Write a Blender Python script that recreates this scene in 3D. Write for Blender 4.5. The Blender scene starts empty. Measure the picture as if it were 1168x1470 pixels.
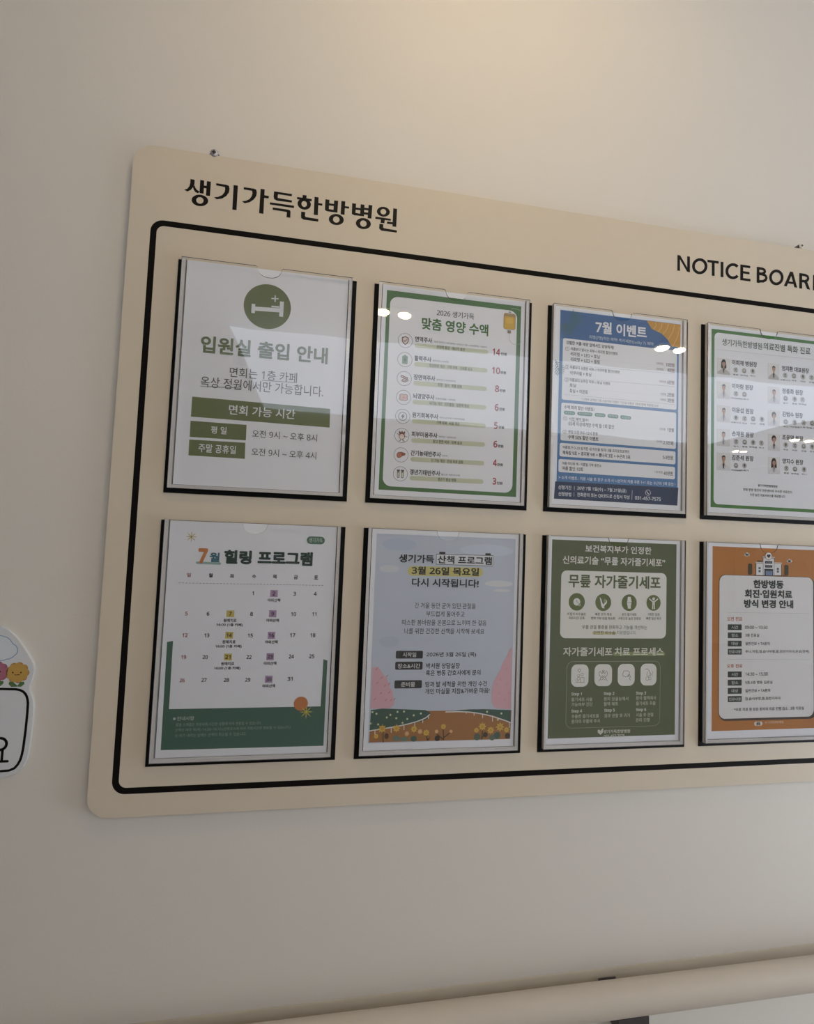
import bpy, bmesh, math, random
from mathutils import Matrix, Vector
from mathutils.geometry import tessellate_polygon

C = bpy.context.scene.collection
SC = bpy.context.scene
Z0 = 1.74                      # height of the top edge of the upper row of document holders

# ------------------------------------------------------------------ camera
cam_d = bpy.data.cameras.new('camera')
cam = bpy.data.objects.new('camera', cam_d); C.objects.link(cam)
cam_d.sensor_fit = 'VERTICAL'; cam_d.sensor_height = 24.0
cam_d.lens = 24.0 * 657.35 / 1470.0
cam_d.clip_start = 0.01; cam_d.clip_end = 60
cam.matrix_world = (Matrix.Translation((0.22650, -0.65233, Z0 - 0.36389)) @ Matrix.Rotation(-0.156406, 4, 'Z')
                    @ Matrix.Rotation(1.620916, 4, 'X') @ Matrix.Rotation(0.0392739, 4, 'Z'))
SC.camera = cam
SC.view_settings.view_transform = 'Standard'
SC.view_settings.look = 'None'
SC.view_settings.gamma = 1.0
SC.view_settings.use_curve_mapping = False
SC.view_settings.exposure = -0.05

# ------------------------------------------------------------------ light levels
LAMP_WALL = 125              # recessed pair close to the notice wall
LAMP_ROW = 62               # recessed pairs along the corridor
LAMP_RIGHT = 85             # the corridor pair further right
LAMP_LOBBY = 150
LAMP_COL = (1.0, 0.74, 0.41)
PANE = 2.15                     # lit frosted transom opposite the board
PANE_COL = (0.78, 0.89, 1.08)
FILL_BACK = 0.8                      # glow of the fill pane added behind the lobby
FILL_SIDE = 8.4                     # glow of the fill pane added right of the board
FILL_BACK_COL = (0.60, 0.84, 1.15)
world = bpy.data.worlds.new('world'); SC.world = world
world.use_nodes = True
world.node_tree.nodes['Background'].inputs[0].default_value = (0.6, 0.7, 0.85, 1)
world.node_tree.nodes['Background'].inputs[1].default_value = 0.05

# ------------------------------------------------------------------ helpers
def lin(h):
    h = h.lstrip('#')
    r = []
    for i in (0, 2, 4):
        c = int(h[i:i+2], 16) / 255
        r.append(c / 12.92 if c <= 0.04045 else ((c + 0.055) / 1.055) ** 2.4)
    return (*r, 1.0)

def mat(name, col, rough=0.6, spec=0.3, metal=0.0, noise=None, bump=None):
    m = bpy.data.materials.new(name); m.use_nodes = True
    nt = m.node_tree; b = nt.nodes['Principled BSDF']
    col = lin(col) if isinstance(col, str) else (*col, 1.0)
    b.inputs['Base Color'].default_value = col
    b.inputs['Roughness'].default_value = rough
    b.inputs['Specular IOR Level'].default_value = spec
    b.inputs['Metallic'].default_value = metal
    tc = nt.nodes.new('ShaderNodeTexCoord')
    if noise:
        sc, amt = noise
        n = nt.nodes.new('ShaderNodeTexNoise'); n.inputs['Scale'].default_value = sc; n.inputs['Detail'].default_value = 4
        nt.links.new(tc.outputs['Object'], n.inputs['Vector'])
        mx = nt.nodes.new('ShaderNodeMix'); mx.data_type = 'RGBA'
        mx.inputs['A'].default_value = tuple(c * (1 - amt) for c in col[:3]) + (1,)
        mx.inputs['B'].default_value = tuple(min(1, c * (1 + amt)) for c in col[:3]) + (1,)
        nt.links.new(n.outputs['Fac'], mx.inputs['Factor']); nt.links.new(mx.outputs['Result'], b.inputs['Base Color'])
    if bump:
        sc, st, dist = bump
        n = nt.nodes.new('ShaderNodeTexNoise'); n.inputs['Scale'].default_value = sc; n.inputs['Detail'].default_value = 3
        nt.links.new(tc.outputs['Object'], n.inputs['Vector'])
        bp = nt.nodes.new('ShaderNodeBump'); bp.inputs['Strength'].default_value = st; bp.inputs['Distance'].default_value = dist
        nt.links.new(n.outputs['Fac'], bp.inputs['Height']); nt.links.new(bp.outputs['Normal'], b.inputs['Normal'])
    return m

def emit(name, col, strength):
    m = bpy.data.materials.new(name); m.use_nodes = True
    b = m.node_tree.nodes['Principled BSDF']
    b.inputs['Base Color'].default_value = (0.8, 0.8, 0.8, 1)
    b.inputs['Emission Color'].default_value = (*col, 1)
    b.inputs['Emission Strength'].default_value = strength
    return m

def clear_plastic(name, body=0.0, body_col=(0.8, 0.8, 0.8), tint=(1, 1, 1), rough=0.012, gain=1.75, bump=None):
    """Clear acrylic sheet: see-through, mirror reflection from its outer face, an optional share of milky body."""
    m = bpy.data.materials.new(name); m.use_nodes = True
    nt = m.node_tree; nt.nodes.clear()
    out = nt.nodes.new('ShaderNodeOutputMaterial')
    tr = nt.nodes.new('ShaderNodeBsdfTransparent'); tr.inputs[0].default_value = (*tint, 1)
    base = tr
    if body:
        df = nt.nodes.new('ShaderNodeBsdfDiffuse'); df.inputs[0].default_value = (*body_col, 1)
        mb = nt.nodes.new('ShaderNodeMixShader'); mb.inputs[0].default_value = body
        nt.links.new(tr.outputs[0], mb.inputs[1]); nt.links.new(df.outputs[0], mb.inputs[2]); base = mb
    gl = nt.nodes.new('ShaderNodeBsdfGlossy'); gl.inputs['Roughness'].default_value = rough
    fr = nt.nodes.new('ShaderNodeFresnel'); fr.inputs['IOR'].default_value = 1.49
    geo = nt.nodes.new('ShaderNodeNewGeometry')
    inv = nt.nodes.new('ShaderNodeMath'); inv.operation = 'SUBTRACT'; inv.inputs[0].default_value = 1.0
    nt.links.new(geo.outputs['Backfacing'], inv.inputs[1])
    mu = nt.nodes.new('ShaderNodeMath'); mu.operation = 'MULTIPLY'
    nt.links.new(fr.outputs[0], mu.inputs[0]); nt.links.new(inv.outputs[0], mu.inputs[1])
    mg = nt.nodes.new('ShaderNodeMath'); mg.operation = 'MULTIPLY'; mg.inputs[1].default_value = gain; mg.use_clamp = True
    nt.links.new(mu.outputs[0], mg.inputs[0])
    mx = nt.nodes.new('ShaderNodeMixShader')
    nt.links.new(mg.outputs[0], mx.inputs[0]); nt.links.new(base.outputs[0], mx.inputs[1]); nt.links.new(gl.outputs[0], mx.inputs[2])
    if bump:
        tc = nt.nodes.new('ShaderNodeTexCoord')
        n = nt.nodes.new('ShaderNodeTexNoise'); n.inputs['Scale'].default_value = bump[0]; n.inputs['Detail'].default_value = 1
        nt.links.new(tc.outputs['Object'], n.inputs['Vector'])
        bp = nt.nodes.new('ShaderNodeBump'); bp.inputs['Strength'].default_value = bump[1]; bp.inputs['Distance'].default_value = bump[2]
        nt.links.new(n.outputs['Fac'], bp.inputs['Height']); nt.links.new(bp.outputs['Normal'], gl.inputs['Normal'])
    nt.links.new(mx.outputs[0], out.inputs[0])
    return m

def empty(name, loc):
    o = bpy.data.objects.new(name, None); C.objects.link(o); o.location = loc; o.empty_display_size = 0.05
    return o

def tag(o, label=None, cat=None, group=None, kind=None):
    if label: o['label'] = label
    if cat: o['category'] = cat
    if group: o['group'] = group
    if kind: o['kind'] = kind
    return o

class MB:
    """Collects polygons; build() links them as one mesh object."""
    def __init__(s): s.v = []; s.f = []; s.mi = []; s.mats = []; s.sm = []
    def slot(s, m):
        if m not in s.mats: s.mats.append(m)
        return s.mats.index(m)
    def add(s, vs, fs, m, smooth=False):
        b = len(s.v); k = s.slot(m)
        s.v += [tuple(q) for q in vs]
        for f in fs: s.f.append([b + i for i in f]); s.mi.append(k); s.sm.append(smooth)
    def box(s, x0, x1, y0, y1, z0, z1, m):
        v = [(x, y, z) for x in (x0, x1) for y in (y0, y1) for z in (z0, z1)]
        s.add(v, [(0,1,3,2),(4,6,7,5),(0,4,5,1),(2,3,7,6),(0,2,6,4),(1,5,7,3)], m)
    def prism(s, pts, y0, y1, m, medge=None, holes=()):
        """Extrude an outline in x,z (counter-clockwise seen from -y) from y0 (front, smaller) to y1."""
        loops = [list(pts)] + [list(h) for h in holes]
        flat = [p for l in loops for p in l]; n = len(flat)
        tris = tessellate_polygon([[Vector((p[0], p[1], 0)) for p in l] for l in loops])
        fr = []
        for t in tris:
            a, b_, c = (flat[i] for i in t)
            cr = (b_[0]-a[0])*(c[1]-a[1]) - (b_[1]-a[1])*(c[0]-a[0])
            fr.append(tuple(t) if cr > 0 else tuple(reversed(t)))
        s.add([(p[0], y0, p[1]) for p in flat], fr, m)
        s.add([(p[0], y1, p[1]) for p in flat], [tuple(reversed(t)) for t in fr], m)
        for l in loops:
            k = len(l)
            area = sum(l[i][0]*l[(i+1)%k][1] - l[(i+1)%k][0]*l[i][1] for i in range(k))
            vs = [(p[0], y0, p[1]) for p in l] + [(p[0], y1, p[1]) for p in l]
            outer = l is loops[0]
            fs = []
            for i in range(k):
                j = (i+1) % k
                q = (i, k+i, k+j, j)
                if (area > 0) != outer: q = tuple(reversed(q))
                fs.append(q)
            s.add(vs, fs, medge or m)
    def tube(s, p0, p1, r, m, seg=32, caps=True):
        p0 = Vector(p0); p1 = Vector(p1); d = (p1-p0).normalized()
        a = d.orthogonal().normalized(); b = d.cross(a)
        vs = []
        for p in (p0, p1):
            for i in range(seg):
                t = 2*math.pi*i/seg; vs.append(p + (a*math.cos(t) + b*math.sin(t))*r)
        s.add(vs, [(i, (i+1) % seg, seg+(i+1) % seg, seg+i) for i in range(seg)], m, True)
        if caps: s.add(vs, [tuple(reversed(range(seg))), tuple(range(seg, 2*seg))], m)
    def lathe(s, prof, centre, axis, m, seg=24):
        """prof: (radius, distance along axis)"""
        c = Vector(centre); d = Vector(axis).normalized(); a = d.orthogonal().normalized(); b = d.cross(a)
        vs = []
        for r, t in prof:
            for i in range(seg):
                w = 2*math.pi*i/seg; vs.append(c + d*t + (a*math.cos(w)+b*math.sin(w))*r)
        fs = []
        for k in range(len(prof)-1):
            for i in range(seg):
                j = (i+1) % seg; fs.append((k*seg+i, k*seg+j, (k+1)*seg+j, (k+1)*seg+i))
        fs.append(tuple(reversed(range(seg)))); fs.append(tuple(range((len(prof)-1)*seg, len(prof)*seg)))
        s.add(vs, fs, m, False)
    def build(s, name, parent=None, loc=None, bevel=0):
        me = bpy.data.meshes.new(name); me.from_pydata(s.v, [], s.f)
        for m in s.mats: me.materials.append(m)
        me.polygons.foreach_set('material_index', s.mi)
        me.polygons.foreach_set('use_smooth', s.sm)
        me.update()
        o = bpy.data.objects.new(name, me); C.objects.link(o)
        if parent: o.parent = parent
        if loc: o.location = loc
        if bevel:
            md = o.modifiers.new('bevel', 'BEVEL'); md.width = bevel; md.segments = 3; md.limit_method = 'ANGLE'
        return o

def rrect(x0, z0, x1, z1, r, seg=8):
    """Rounded rectangle, counter-clockwise with z up."""
    if r <= 0: return [(x0, z0), (x1, z0), (x1, z1), (x0, z1)]
    r = min(r, (x1-x0)/2, (z1-z0)/2); p = []
    for cx, cz, a in ((x1-r, z0+r, -90), (x1-r, z1-r, 0), (x0+r, z1-r, 90), (x0+r, z0+r, 180)):
        for i in range(seg+1):
            t = math.radians(a + 90*i/seg); p.append((cx + r*math.cos(t), cz + r*math.sin(t)))
    return p

_tc = bpy.data.curves.new('lettering', 'FONT'); _tc.resolution_u = 3; _tc.size = 1.0
_to = bpy.data.objects.new('lettering', _tc); C.objects.link(_to)
_tcache = {}
def shape_lettering(strings):
    """Outlines of all lines of lettering as triangles, each with its width and height in em."""
    # plain sans numerals and Latin letters
    alt = {c: 0x1D7E2+i for i, c in enumerate(range(48, 58))}
    alt.update({65+i: 0x1D5A0+i for i in range(26)}); alt.update({97+i: 0x1D5BA+i for i in range(26)})
    _tc.body = '\n'.join(s.translate(alt) for s in strings); _tc.space_line = 3.0
    dg = bpy.context.evaluated_depsgraph_get(); dg.update()
    e = _to.evaluated_get(dg); me = e.to_mesh()
    vs = [(v.co.x, v.co.y) for v in me.vertices]; fs = [tuple(p.vertices) for p in me.polygons]
    e.to_mesh_clear()
    row = [round((0.35 - v[1]) / 3.0) for v in vs]
    per = {}
    for f in fs:
        idx, out = per.setdefault(row[f[0]], ({}, []))
        out.append(tuple(idx.setdefault(i, len(idx)) for i in f))
    for r, (idx, out) in per.items():
        q = [vs[i] for i in idx]
        x0 = min(v[0] for v in q); x1 = max(v[0] for v in q); y0 = min(v[1] for v in q); y1 = max(v[1] for v in q)
        _tcache[strings[r]] = ([(x-x0, y-y0) for x, y in q], out, x1-x0, y1-y0)

INK = {}
def ink(h):
    if h not in INK: INK[h] = mat('ink_' + h[1:], h, 0.62, 0.15)
    return INK[h]

LAY = 0.00009
def flat_poly(mb, pts, y, m):
    """A printed flat shape: outline in x,z, facing the room."""
    tris = tessellate_polygon([[Vector((p[0], p[1], 0)) for p in pts]])
    fs = []
    for t in tris:
        a, b_, c = (pts[i] for i in t)
        cr = (b_[0]-a[0])*(c[1]-a[1]) - (b_[1]-a[1])*(c[0]-a[0])
        fs.append(tuple(t) if cr > 0 else tuple(reversed(t)))
    mb.add([(p[0], y, p[1]) for p in pts], fs, m)
def flat_ring(mb, cx, cz, r0, r1, y, m, n=40):
    vs = [(cx + r*math.cos(2*math.pi*i/n), y, cz + r*math.sin(2*math.pi*i/n)) for r in (r0, r1) for i in range(n)]
    mb.add(vs, [(i, n+i, n+(i+1) % n, (i+1) % n) for i in range(n)], m)
def flat_text(mb, s, x0, z0, x1, z1, y, m, bold):
    """Lettering fitted to a box; bold thickens the strokes by that many em on every side."""
    vs, fs, w, h = _tcache[s]
    n = 0 if not bold else (12 if z1-z0 > .012 else 6)
    sx = (x1-x0)/(w+2*bold); sz = (z1-z0)/(h+2*bold)
    for k in range(n+1):
        r = bold if k else 0
        dx = r*math.cos(2*math.pi*k/max(n, 1)+.26); dz = r*math.sin(2*math.pi*k/max(n, 1)+.26)
        mb.add([(x0 + (a+bold+dx)*sx, y - k*2.5e-6, z0 + (b+bold+dz)*sz) for a, b in vs], fs, m)
def flat_line(mb, pts, w, y, m, round_=True):
    for a, b in zip(pts, pts[1:]):
        d = Vector((b[0]-a[0], b[1]-a[1]))
        if d.length < 1e-7: continue
        n = Vector((-d.y, d.x)).normalized()*w/2
        flat_poly(mb, [(a[0]-n.x, a[1]-n.y), (b[0]-n.x, b[1]-n.y), (b[0]+n.x, b[1]+n.y), (a[0]+n.x, a[1]+n.y)], y, m)
    if round_:
        for i, p in enumerate(pts):
            flat_poly(mb, [(p[0] + w/2*math.cos(t*math.pi/8), p[1] + w/2*math.sin(t*math.pi/8)) for t in range(16)], y - LAY*0.05*(1+i % 2), m)

def draw(mb, it):
    """One printed item; the numbers are millimetres from the sheet's top left corner."""
    lay, col, typ = it[0], it[1], it[2]; d = it[3:]; m = ink(col); y = -lay*LAY; k = 0.001
    f = lambda q: (q[0]*k, -q[1]*k)
    if typ == 'T': flat_text(mb, d[0], d[1]*k, -d[4]*k, d[3]*k, -d[2]*k, y, m, d[5])
    elif typ == 'R': flat_poly(mb, rrect(d[0]*k, -d[3]*k, d[2]*k, -d[1]*k, d[4]*k), y, m)
    elif typ == 'E': flat_poly(mb, [(d[0]*k + d[2]*k*math.cos(t*math.pi/20), -d[1]*k + d[3]*k*math.sin(t*math.pi/20)) for t in range(40)], y, m)
    elif typ == 'O': flat_ring(mb, d[0]*k, -d[1]*k, (d[2]-d[3]/2)*k, (d[2]+d[3]/2)*k, y, m)
    elif typ == 'P': flat_poly(mb, [f(q) for q in d], y, m)
    elif typ == 'L': flat_line(mb, [f(q) for q in d[1:]], d[0]*k, y, m, d[0] > 0.7)
    elif typ == 'D':
        a, b = Vector(f(d[1])), Vector(f(d[2])); n = int(d[3])
        for i in range(n): flat_line(mb, [a.lerp(b, i/n), a.lerp(b, (i+.58)/n)], d[0]*k, y, m, False)
    elif typ == 'S':
        cx, cz, r, w, n = d[0]*k, -d[1]*k, d[2]*k, d[3]*k, int(d[4])
        n = int(n)
        for i in range(n):
            t = 2*math.pi*i/n; ct, st = math.cos(t), math.sin(t)
            yy = y - LAY*0.06*i
            flat_poly(mb, [(cx+st*w*.3, cz-ct*w*.3), (cx+ct*r*.55+st*w*.5, cz+st*r*.55-ct*w*.5), (cx+ct*r, cz+st*r), (cx+ct*r*.55-st*w*.5, cz+st*r*.55+ct*w*.5), (cx-st*w*.3, cz+ct*w*.3)], yy, m)
PRINT = {
 1: [
  ('bed_icon', [
   (1,'#6b7550','E',108.5,52.8,31.9,31.9),
   (2,'#e3e6ec','R',87.3,51.2,92.1,64.4,0.0),
   (2,'#e3e6ec','R',125.0,43.3,130.3,65.1,0.0),
   (2,'#e3e6ec','P',(91.6,54.8),(125.6,53.3),(125.9,59.2),(91.9,60.6)),
   (2,'#e3e6ec','P',(113.8,50.9),(124.4,50.4),(124.5,52.7),(113.9,53.2)),
   (2,'#e3e6ec','L',1.6,(113.7,40.6),(122.4,40.0)),
   (2,'#e3e6ec','L',1.6,(118.1,36.2),(118.3,44.4)),
  ], None, []),
  ('title_lettering', [
   (4,'#717d62','T','입원실 출입 안내',24.0,102.8,194.5,126.8,0.03),
  ], None, []),
  ('body_lettering', [
   (4,'#4a4b4c','T','면회는 1층 카페',63.7,143.0,153.6,156.8,0),
   (3,'#4a4b4c','L',0.6,(106.6,157.6),(153.3,156.8)),
   (4,'#4a4b4c','T','옥상 정원에서만 가능합니다.',27.0,159.0,190.7,174.0,0),
   (3,'#4a4b4c','L',0.6,(26.7,173.2),(80.8,171.0)),
  ], None, []),
  ('hours_table', [
   (1,'#6b7550','P',(17.3,188.2),(201.3,189.9),(201.8,216.5),(17.3,215.6)),
   (4,'#e3e6ec','T','면회 가능 시간',65.6,195.1,153.8,208.8,0.013),
   (1,'#6b7550','P',(17.2,221.3),(89.7,221.3),(89.9,242.8),(17.4,243.2)),
   (4,'#e3e6ec','T','평 일',43.9,226.3,64.2,236.6,0.013),
   (1,'#6b7550','P',(17.1,246.8),(89.4,246.1),(89.9,268.3),(17.3,268.2)),
   (4,'#e3e6ec','T','주말 공휴일',29.4,251.2,77.7,262.9,0.013),
   (4,'#4a4b4c','T','오전 9시 ~ 오후 8시',97.8,227.4,185.2,237.9,0),
   (4,'#4a4b4c','T','오전 9시 ~ 오후 4시',98.2,252.4,185.2,262.9,0),
  ], None, []),
 ],
 2: [
  ('printed_border', [
   (1,'#4a7346','R',6.2,8.1,212.5,300.3,0.0),
   (2,'#e3e6ec','R',11.5,16.6,206.2,294.8,12.0),
  ], None, []),
  ('title_lettering', [
   (4,'#202226','T','2026 생기가득',81.4,28.4,138.5,37.7,0.009),
   (4,'#3f6e36','T','맞춤 영양 수액',59.3,42.6,161.3,60.7,0.028),
  ], None, []),
  ('treatment_icon', [
   (3,'#5b5654','O',36.0,80.3,10.6,0.5),
  ], 'symbol', [
   (4,'#6d4038','P',(31.0,75.8),(36.0,73.8),(41.0,75.8),(41.0,81.3),(39.0,84.8),(36.0,87.1),(33.0,84.8),(31.0,81.3)),
   (5,'#d8cfc8','P',(32.4,76.9),(36.0,75.3),(39.6,76.9),(39.6,81.1),(38.0,83.9),(36.0,85.5),(34.0,83.9),(32.4,81.1)),
   (6,'#6d4038','L',1.0,(34.0,80.3),(35.6,81.9),(38.2,78.7)),
  ]),
  ('item_lettering', [
   (4,'#202226','T','면역주사',50.5,72.3,76.0,80.4,0.025),
   (4,'#3c3e42','T','고농축 비타민C + 메가셀레늄 + 아미노산 12종 + 비타민B복합 + 마늘주사',77.9,76.0,159.9,78.8,0),
  ], None, []),
  ('item_strip', [
   (3,'#c3c9b0','L',6.6,(53.7,85.8),(158.8,84.7)),
  ], None, []),
  ('strip_lettering', [
   (4,'#32353a','T','면역력 증강 · 에너지 충전',83.1,82.3,125.8,87.4,0.017),
  ], None, []),
  ('price_lettering', [
   (4,'#a03848','T','14',169.0,77.9,181.0,88.3,0.03),
   (4,'#202226','T','만원',182.5,82.8,191.4,87.3,0.03),
  ], None, []),
  ('treatment_icon', [
   (3,'#5b5654','O',36.6,108.6,10.6,0.5),
  ], 'symbol', [
   (4,'#7d9b84','R',32.6,103.1,40.6,115.1,1.0),
   (4,'#7d9b84','R',35.1,101.6,38.1,103.6,0.0),
   (5,'#3f5a46','P',(37.6,105.1),(34.6,109.6),(36.6,109.6),(35.6,113.1),(38.8,108.3),(36.8,108.3)),
  ]),
  ('item_lettering', [
   (4,'#202226','T','활력주사',50.4,100.8,75.8,108.9,0.025),
   (4,'#3c3e42','T','글루타치온 + 비타민B',77.7,104.4,101.7,107.2,0),
  ], None, []),
  ('item_strip', [
   (3,'#c3c9b0','L',6.6,(53.8,113.8),(158.7,112.8)),
  ], None, []),
  ('strip_lettering', [
   (4,'#32353a','T','만성피로 개선 · 기력 회복 · 근육통 감소',73.1,110.9,138.6,116.0,0.017),
  ], None, []),
  ('price_lettering', [
   (4,'#a03848','T','10',169.0,106.3,181.6,116.7,0.03),
   (4,'#202226','T','만원',182.5,111.3,191.1,115.7,0.03),
  ], None, []),
  ('treatment_icon', [
   (3,'#5b5654','O',36.7,136.7,10.5,0.5),
  ], 'symbol', [
   (4,'#6d4038','E',33.7,133.7,2.4,1.9),
   (4,'#6d4038','E',36.7,135.2,2.4,1.9),
   (4,'#6d4038','E',39.7,135.7,2.4,1.9),
   (4,'#6d4038','E',40.7,138.7,2.4,1.9),
   (4,'#6d4038','E',37.7,140.2,2.4,1.9),
   (4,'#6d4038','E',35.2,139.7,2.4,1.9),
   (5,'#c9b6ae','E',33.7,133.7,1.5,1.0),
   (5,'#c9b6ae','E',36.7,135.2,1.5,1.0),
   (5,'#c9b6ae','E',39.7,135.7,1.5,1.0),
   (5,'#c9b6ae','E',40.7,138.7,1.5,1.0),
   (5,'#c9b6ae','E',37.7,140.2,1.5,1.0),
   (5,'#c9b6ae','E',35.2,139.7,1.5,1.0),
  ]),
  ('item_lettering', [
   (4,'#202226','T','장면역주사',50.7,128.7,82.5,136.8,0.025),
   (4,'#3c3e42','T','글루타민산 + 유산균액티브',84.4,132.3,113.8,135.1,0),
  ], None, []),
  ('item_strip', [
   (3,'#c3c9b0','L',6.6,(53.8,141.9),(158.5,140.9)),
  ], None, []),
  ('strip_lettering', [
   (4,'#32353a','T','장염 · 설사 · 복통 완화',86.7,138.5,123.2,143.6,0.017),
  ], None, []),
  ('price_lettering', [
   (4,'#a03848','T','8',174.7,133.9,180.9,144.3,0.03),
   (4,'#202226','T','만원',182.3,139.0,190.9,143.4,0.03),
  ], None, []),
  ('treatment_icon', [
   (3,'#5b5654','O',36.8,164.4,10.5,0.5),
  ], 'symbol', [
   (4,'#8d6a66','E',34.2,162.4,3.6,3.0),
   (4,'#8d6a66','E',39.4,162.4,3.6,3.0),
   (4,'#8d6a66','E',34.2,166.4,3.6,3.0),
   (4,'#8d6a66','E',39.4,166.4,3.6,3.0),
   (5,'#d9bdb6','E',34.2,162.4,2.9,2.3),
   (5,'#d9bdb6','E',39.4,162.4,2.9,2.3),
   (5,'#d9bdb6','E',34.2,166.4,2.9,2.3),
   (5,'#d9bdb6','E',39.4,166.4,2.9,2.3),
  ]),
  ('item_lettering', [
   (4,'#202226','T','뇌영양주사',50.5,156.8,82.3,164.8,0.025),
   (4,'#3c3e42','T','은행잎추출물 + 비타민B',84.4,160.5,114.0,163.3,0),
  ], None, []),
  ('item_strip', [
   (3,'#c3c9b0','L',6.6,(53.6,169.7),(158.6,169.0)),
  ], None, []),
  ('strip_lettering', [
   (4,'#32353a','T','뇌기능 개선 · 인지활동 · 집중력 향상',75.2,166.7,135.2,171.8,0.017),
  ], None, []),
  ('price_lettering', [
   (4,'#a03848','T','6',175.1,162.3,180.9,172.6,0.03),
   (4,'#202226','T','만원',182.3,167.2,190.7,171.6,0.03),
  ], None, []),
  ('treatment_icon', [
   (3,'#5b5654','O',36.7,192.2,10.5,0.5),
  ], 'symbol', [
   (4,'#4e4a4c','O',36.7,192.2,6.0,0.7),
   (5,'#6b6064','P',(38.0,187.7),(34.1,193.0),(36.3,193.0),(35.5,196.8),(39.5,191.3),(37.2,191.3)),
  ]),
  ('item_lettering', [
   (4,'#202226','T','원기회복주사',50.4,184.8,89.2,192.8,0.025),
   (4,'#3c3e42','T','아미노산수액 + 비타민B복합',91.0,188.2,129.3,191.0,0),
  ], None, []),
  ('item_strip', [
   (3,'#c3c9b0','L',6.6,(53.7,198.1),(158.4,196.6)),
  ], None, []),
  ('strip_lettering', [
   (4,'#32353a','T','기력 회복 · 피로 개선',87.0,194.6,121.2,199.6,0.017),
  ], None, []),
  ('price_lettering', [
   (4,'#a03848','T','5',174.8,189.8,180.4,200.1,0.03),
   (4,'#202226','T','만원',182.1,194.9,190.4,199.2,0.03),
  ], None, []),
  ('treatment_icon', [
   (3,'#5b5654','O',36.6,220.4,10.5,0.5),
  ], 'symbol', [
   (4,'#7d5348','E',36.6,221.0,4.6,5.0),
   (5,'#e2d4cd','E',36.6,221.8,3.6,3.6),
   (4,'#7d5348','P',(32.0,217.4),(32.2,213.4),(35.1,215.8),(36.6,213.0),(38.1,215.8),(41.0,213.4),(41.2,217.4)),
   (4,'#6d4038','L',0.7,(32.1,219.4),(29.1,217.4)),
   (4,'#6d4038','L',0.7,(41.1,221.4),(44.6,221.9)),
   (4,'#6d4038','L',0.8,(35.1,225.9),(34.1,228.4),(32.6,228.4)),
   (4,'#6d4038','L',0.8,(38.1,225.9),(39.1,228.4),(40.6,228.4)),
   (6,'#6d4038','E',35.2,221.0,0.4,0.6),
   (6,'#6d4038','E',38.0,221.0,0.4,0.6),
  ]),
  ('item_lettering', [
   (4,'#202226','T','피부미용주사',50.5,212.9,88.9,220.9,0.025),
   (4,'#3c3e42','T','비타민C + 글루타치온',91.1,216.6,117.3,219.4,0),
  ], None, []),
  ('item_strip', [
   (3,'#c3c9b0','L',6.6,(53.8,226.1),(158.3,224.8)),
  ], None, []),
  ('strip_lettering', [
   (4,'#32353a','T','맑고 환한 피부 · 미백 효과',82.9,222.9,126.4,227.9,0.017),
  ], None, []),
  ('price_lettering', [
   (4,'#a03848','T','6',174.7,217.9,180.8,228.2,0.03),
   (4,'#202226','T','만원',181.9,223.2,190.2,227.6,0.03),
  ], None, []),
  ('treatment_icon', [
   (3,'#5b5654','O',36.5,248.5,10.4,0.5),
  ], 'symbol', [
   (4,'#8e5447','P',(30.0,247.5),(32.5,244.5),(37.5,244.1),(43.0,245.9),(42.5,248.7),(38.5,250.1),(35.1,252.9),(31.7,253.1),(30.1,250.5)),
   (5,'#b5735f','P',(30.8,247.9),(32.9,245.3),(36.5,245.0),(37.5,249.5),(34.7,252.1),(32.1,252.3),(30.9,250.1)),
  ]),
  ('item_lettering', [
   (4,'#202226','T','간기능태반주사',50.3,240.5,95.1,248.5,0.025),
   (4,'#3c3e42','T','라이넥',96.9,244.3,104.9,247.1,0),
  ], None, []),
  ('item_strip', [
   (3,'#c3c9b0','L',6.6,(53.7,253.6),(158.1,252.9)),
  ], None, []),
  ('strip_lettering', [
   (4,'#32353a','T','간 기능 개선 · 만성 피로 완화',80.9,251.0,129.1,256.0,0.017),
  ], None, []),
  ('price_lettering', [
   (4,'#a03848','T','4',174.7,245.9,180.8,256.1,0.03),
   (4,'#202226','T','만원',181.7,251.1,190.2,255.5,0.03),
  ], None, []),
  ('treatment_icon', [
   (3,'#5b5654','O',36.6,276.0,10.4,0.5),
  ], 'symbol', [
   (4,'#59554f','R',31.4,270.0,35.8,272.4,0.0),
   (4,'#6b6b62','R',31.7,272.4,35.5,282.0,1.5),
   (5,'#c9cfbf','R',32.5,274.0,34.7,281.0,1.0),
   (4,'#59554f','R',37.4,270.0,41.8,272.4,0.0),
   (4,'#6b6b62','R',37.7,272.4,41.5,282.0,1.5),
   (5,'#c9cfbf','R',38.5,274.0,40.7,281.0,1.0),
  ]),
  ('item_lettering', [
   (4,'#202226','T','갱년기태반주사',50.1,268.2,95.1,276.2,0.025),
   (4,'#3c3e42','T','멜스몬 태반주사제',96.7,271.9,124.4,274.7,0),
  ], None, []),
  ('item_strip', [
   (3,'#c3c9b0','L',6.6,(53.7,281.1),(157.7,280.4)),
  ], None, []),
  ('strip_lettering', [
   (4,'#32353a','T','갱년기 증상 완화',91.6,278.2,119.5,283.2,0.017),
  ], None, []),
  ('price_lettering', [
   (4,'#a03848','T','3',175.1,273.5,180.6,283.7,0.03),
   (4,'#202226','T','만원',182.0,278.9,190.5,283.2,0.03),
  ], None, []),
  ('drip_bag', [
   (5,'#a28a62','R',184.8,21.3,203.9,46.4,3.5),
   (6,'#cba53e','R',186.0,26.4,202.8,45.5,3.0),
   (7,'#d6b450','R',188.3,28.4,199.9,37.4,3.0),
   (6,'#8d7b63','R',191.6,47.8,196.9,52.3,0.6),
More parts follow.
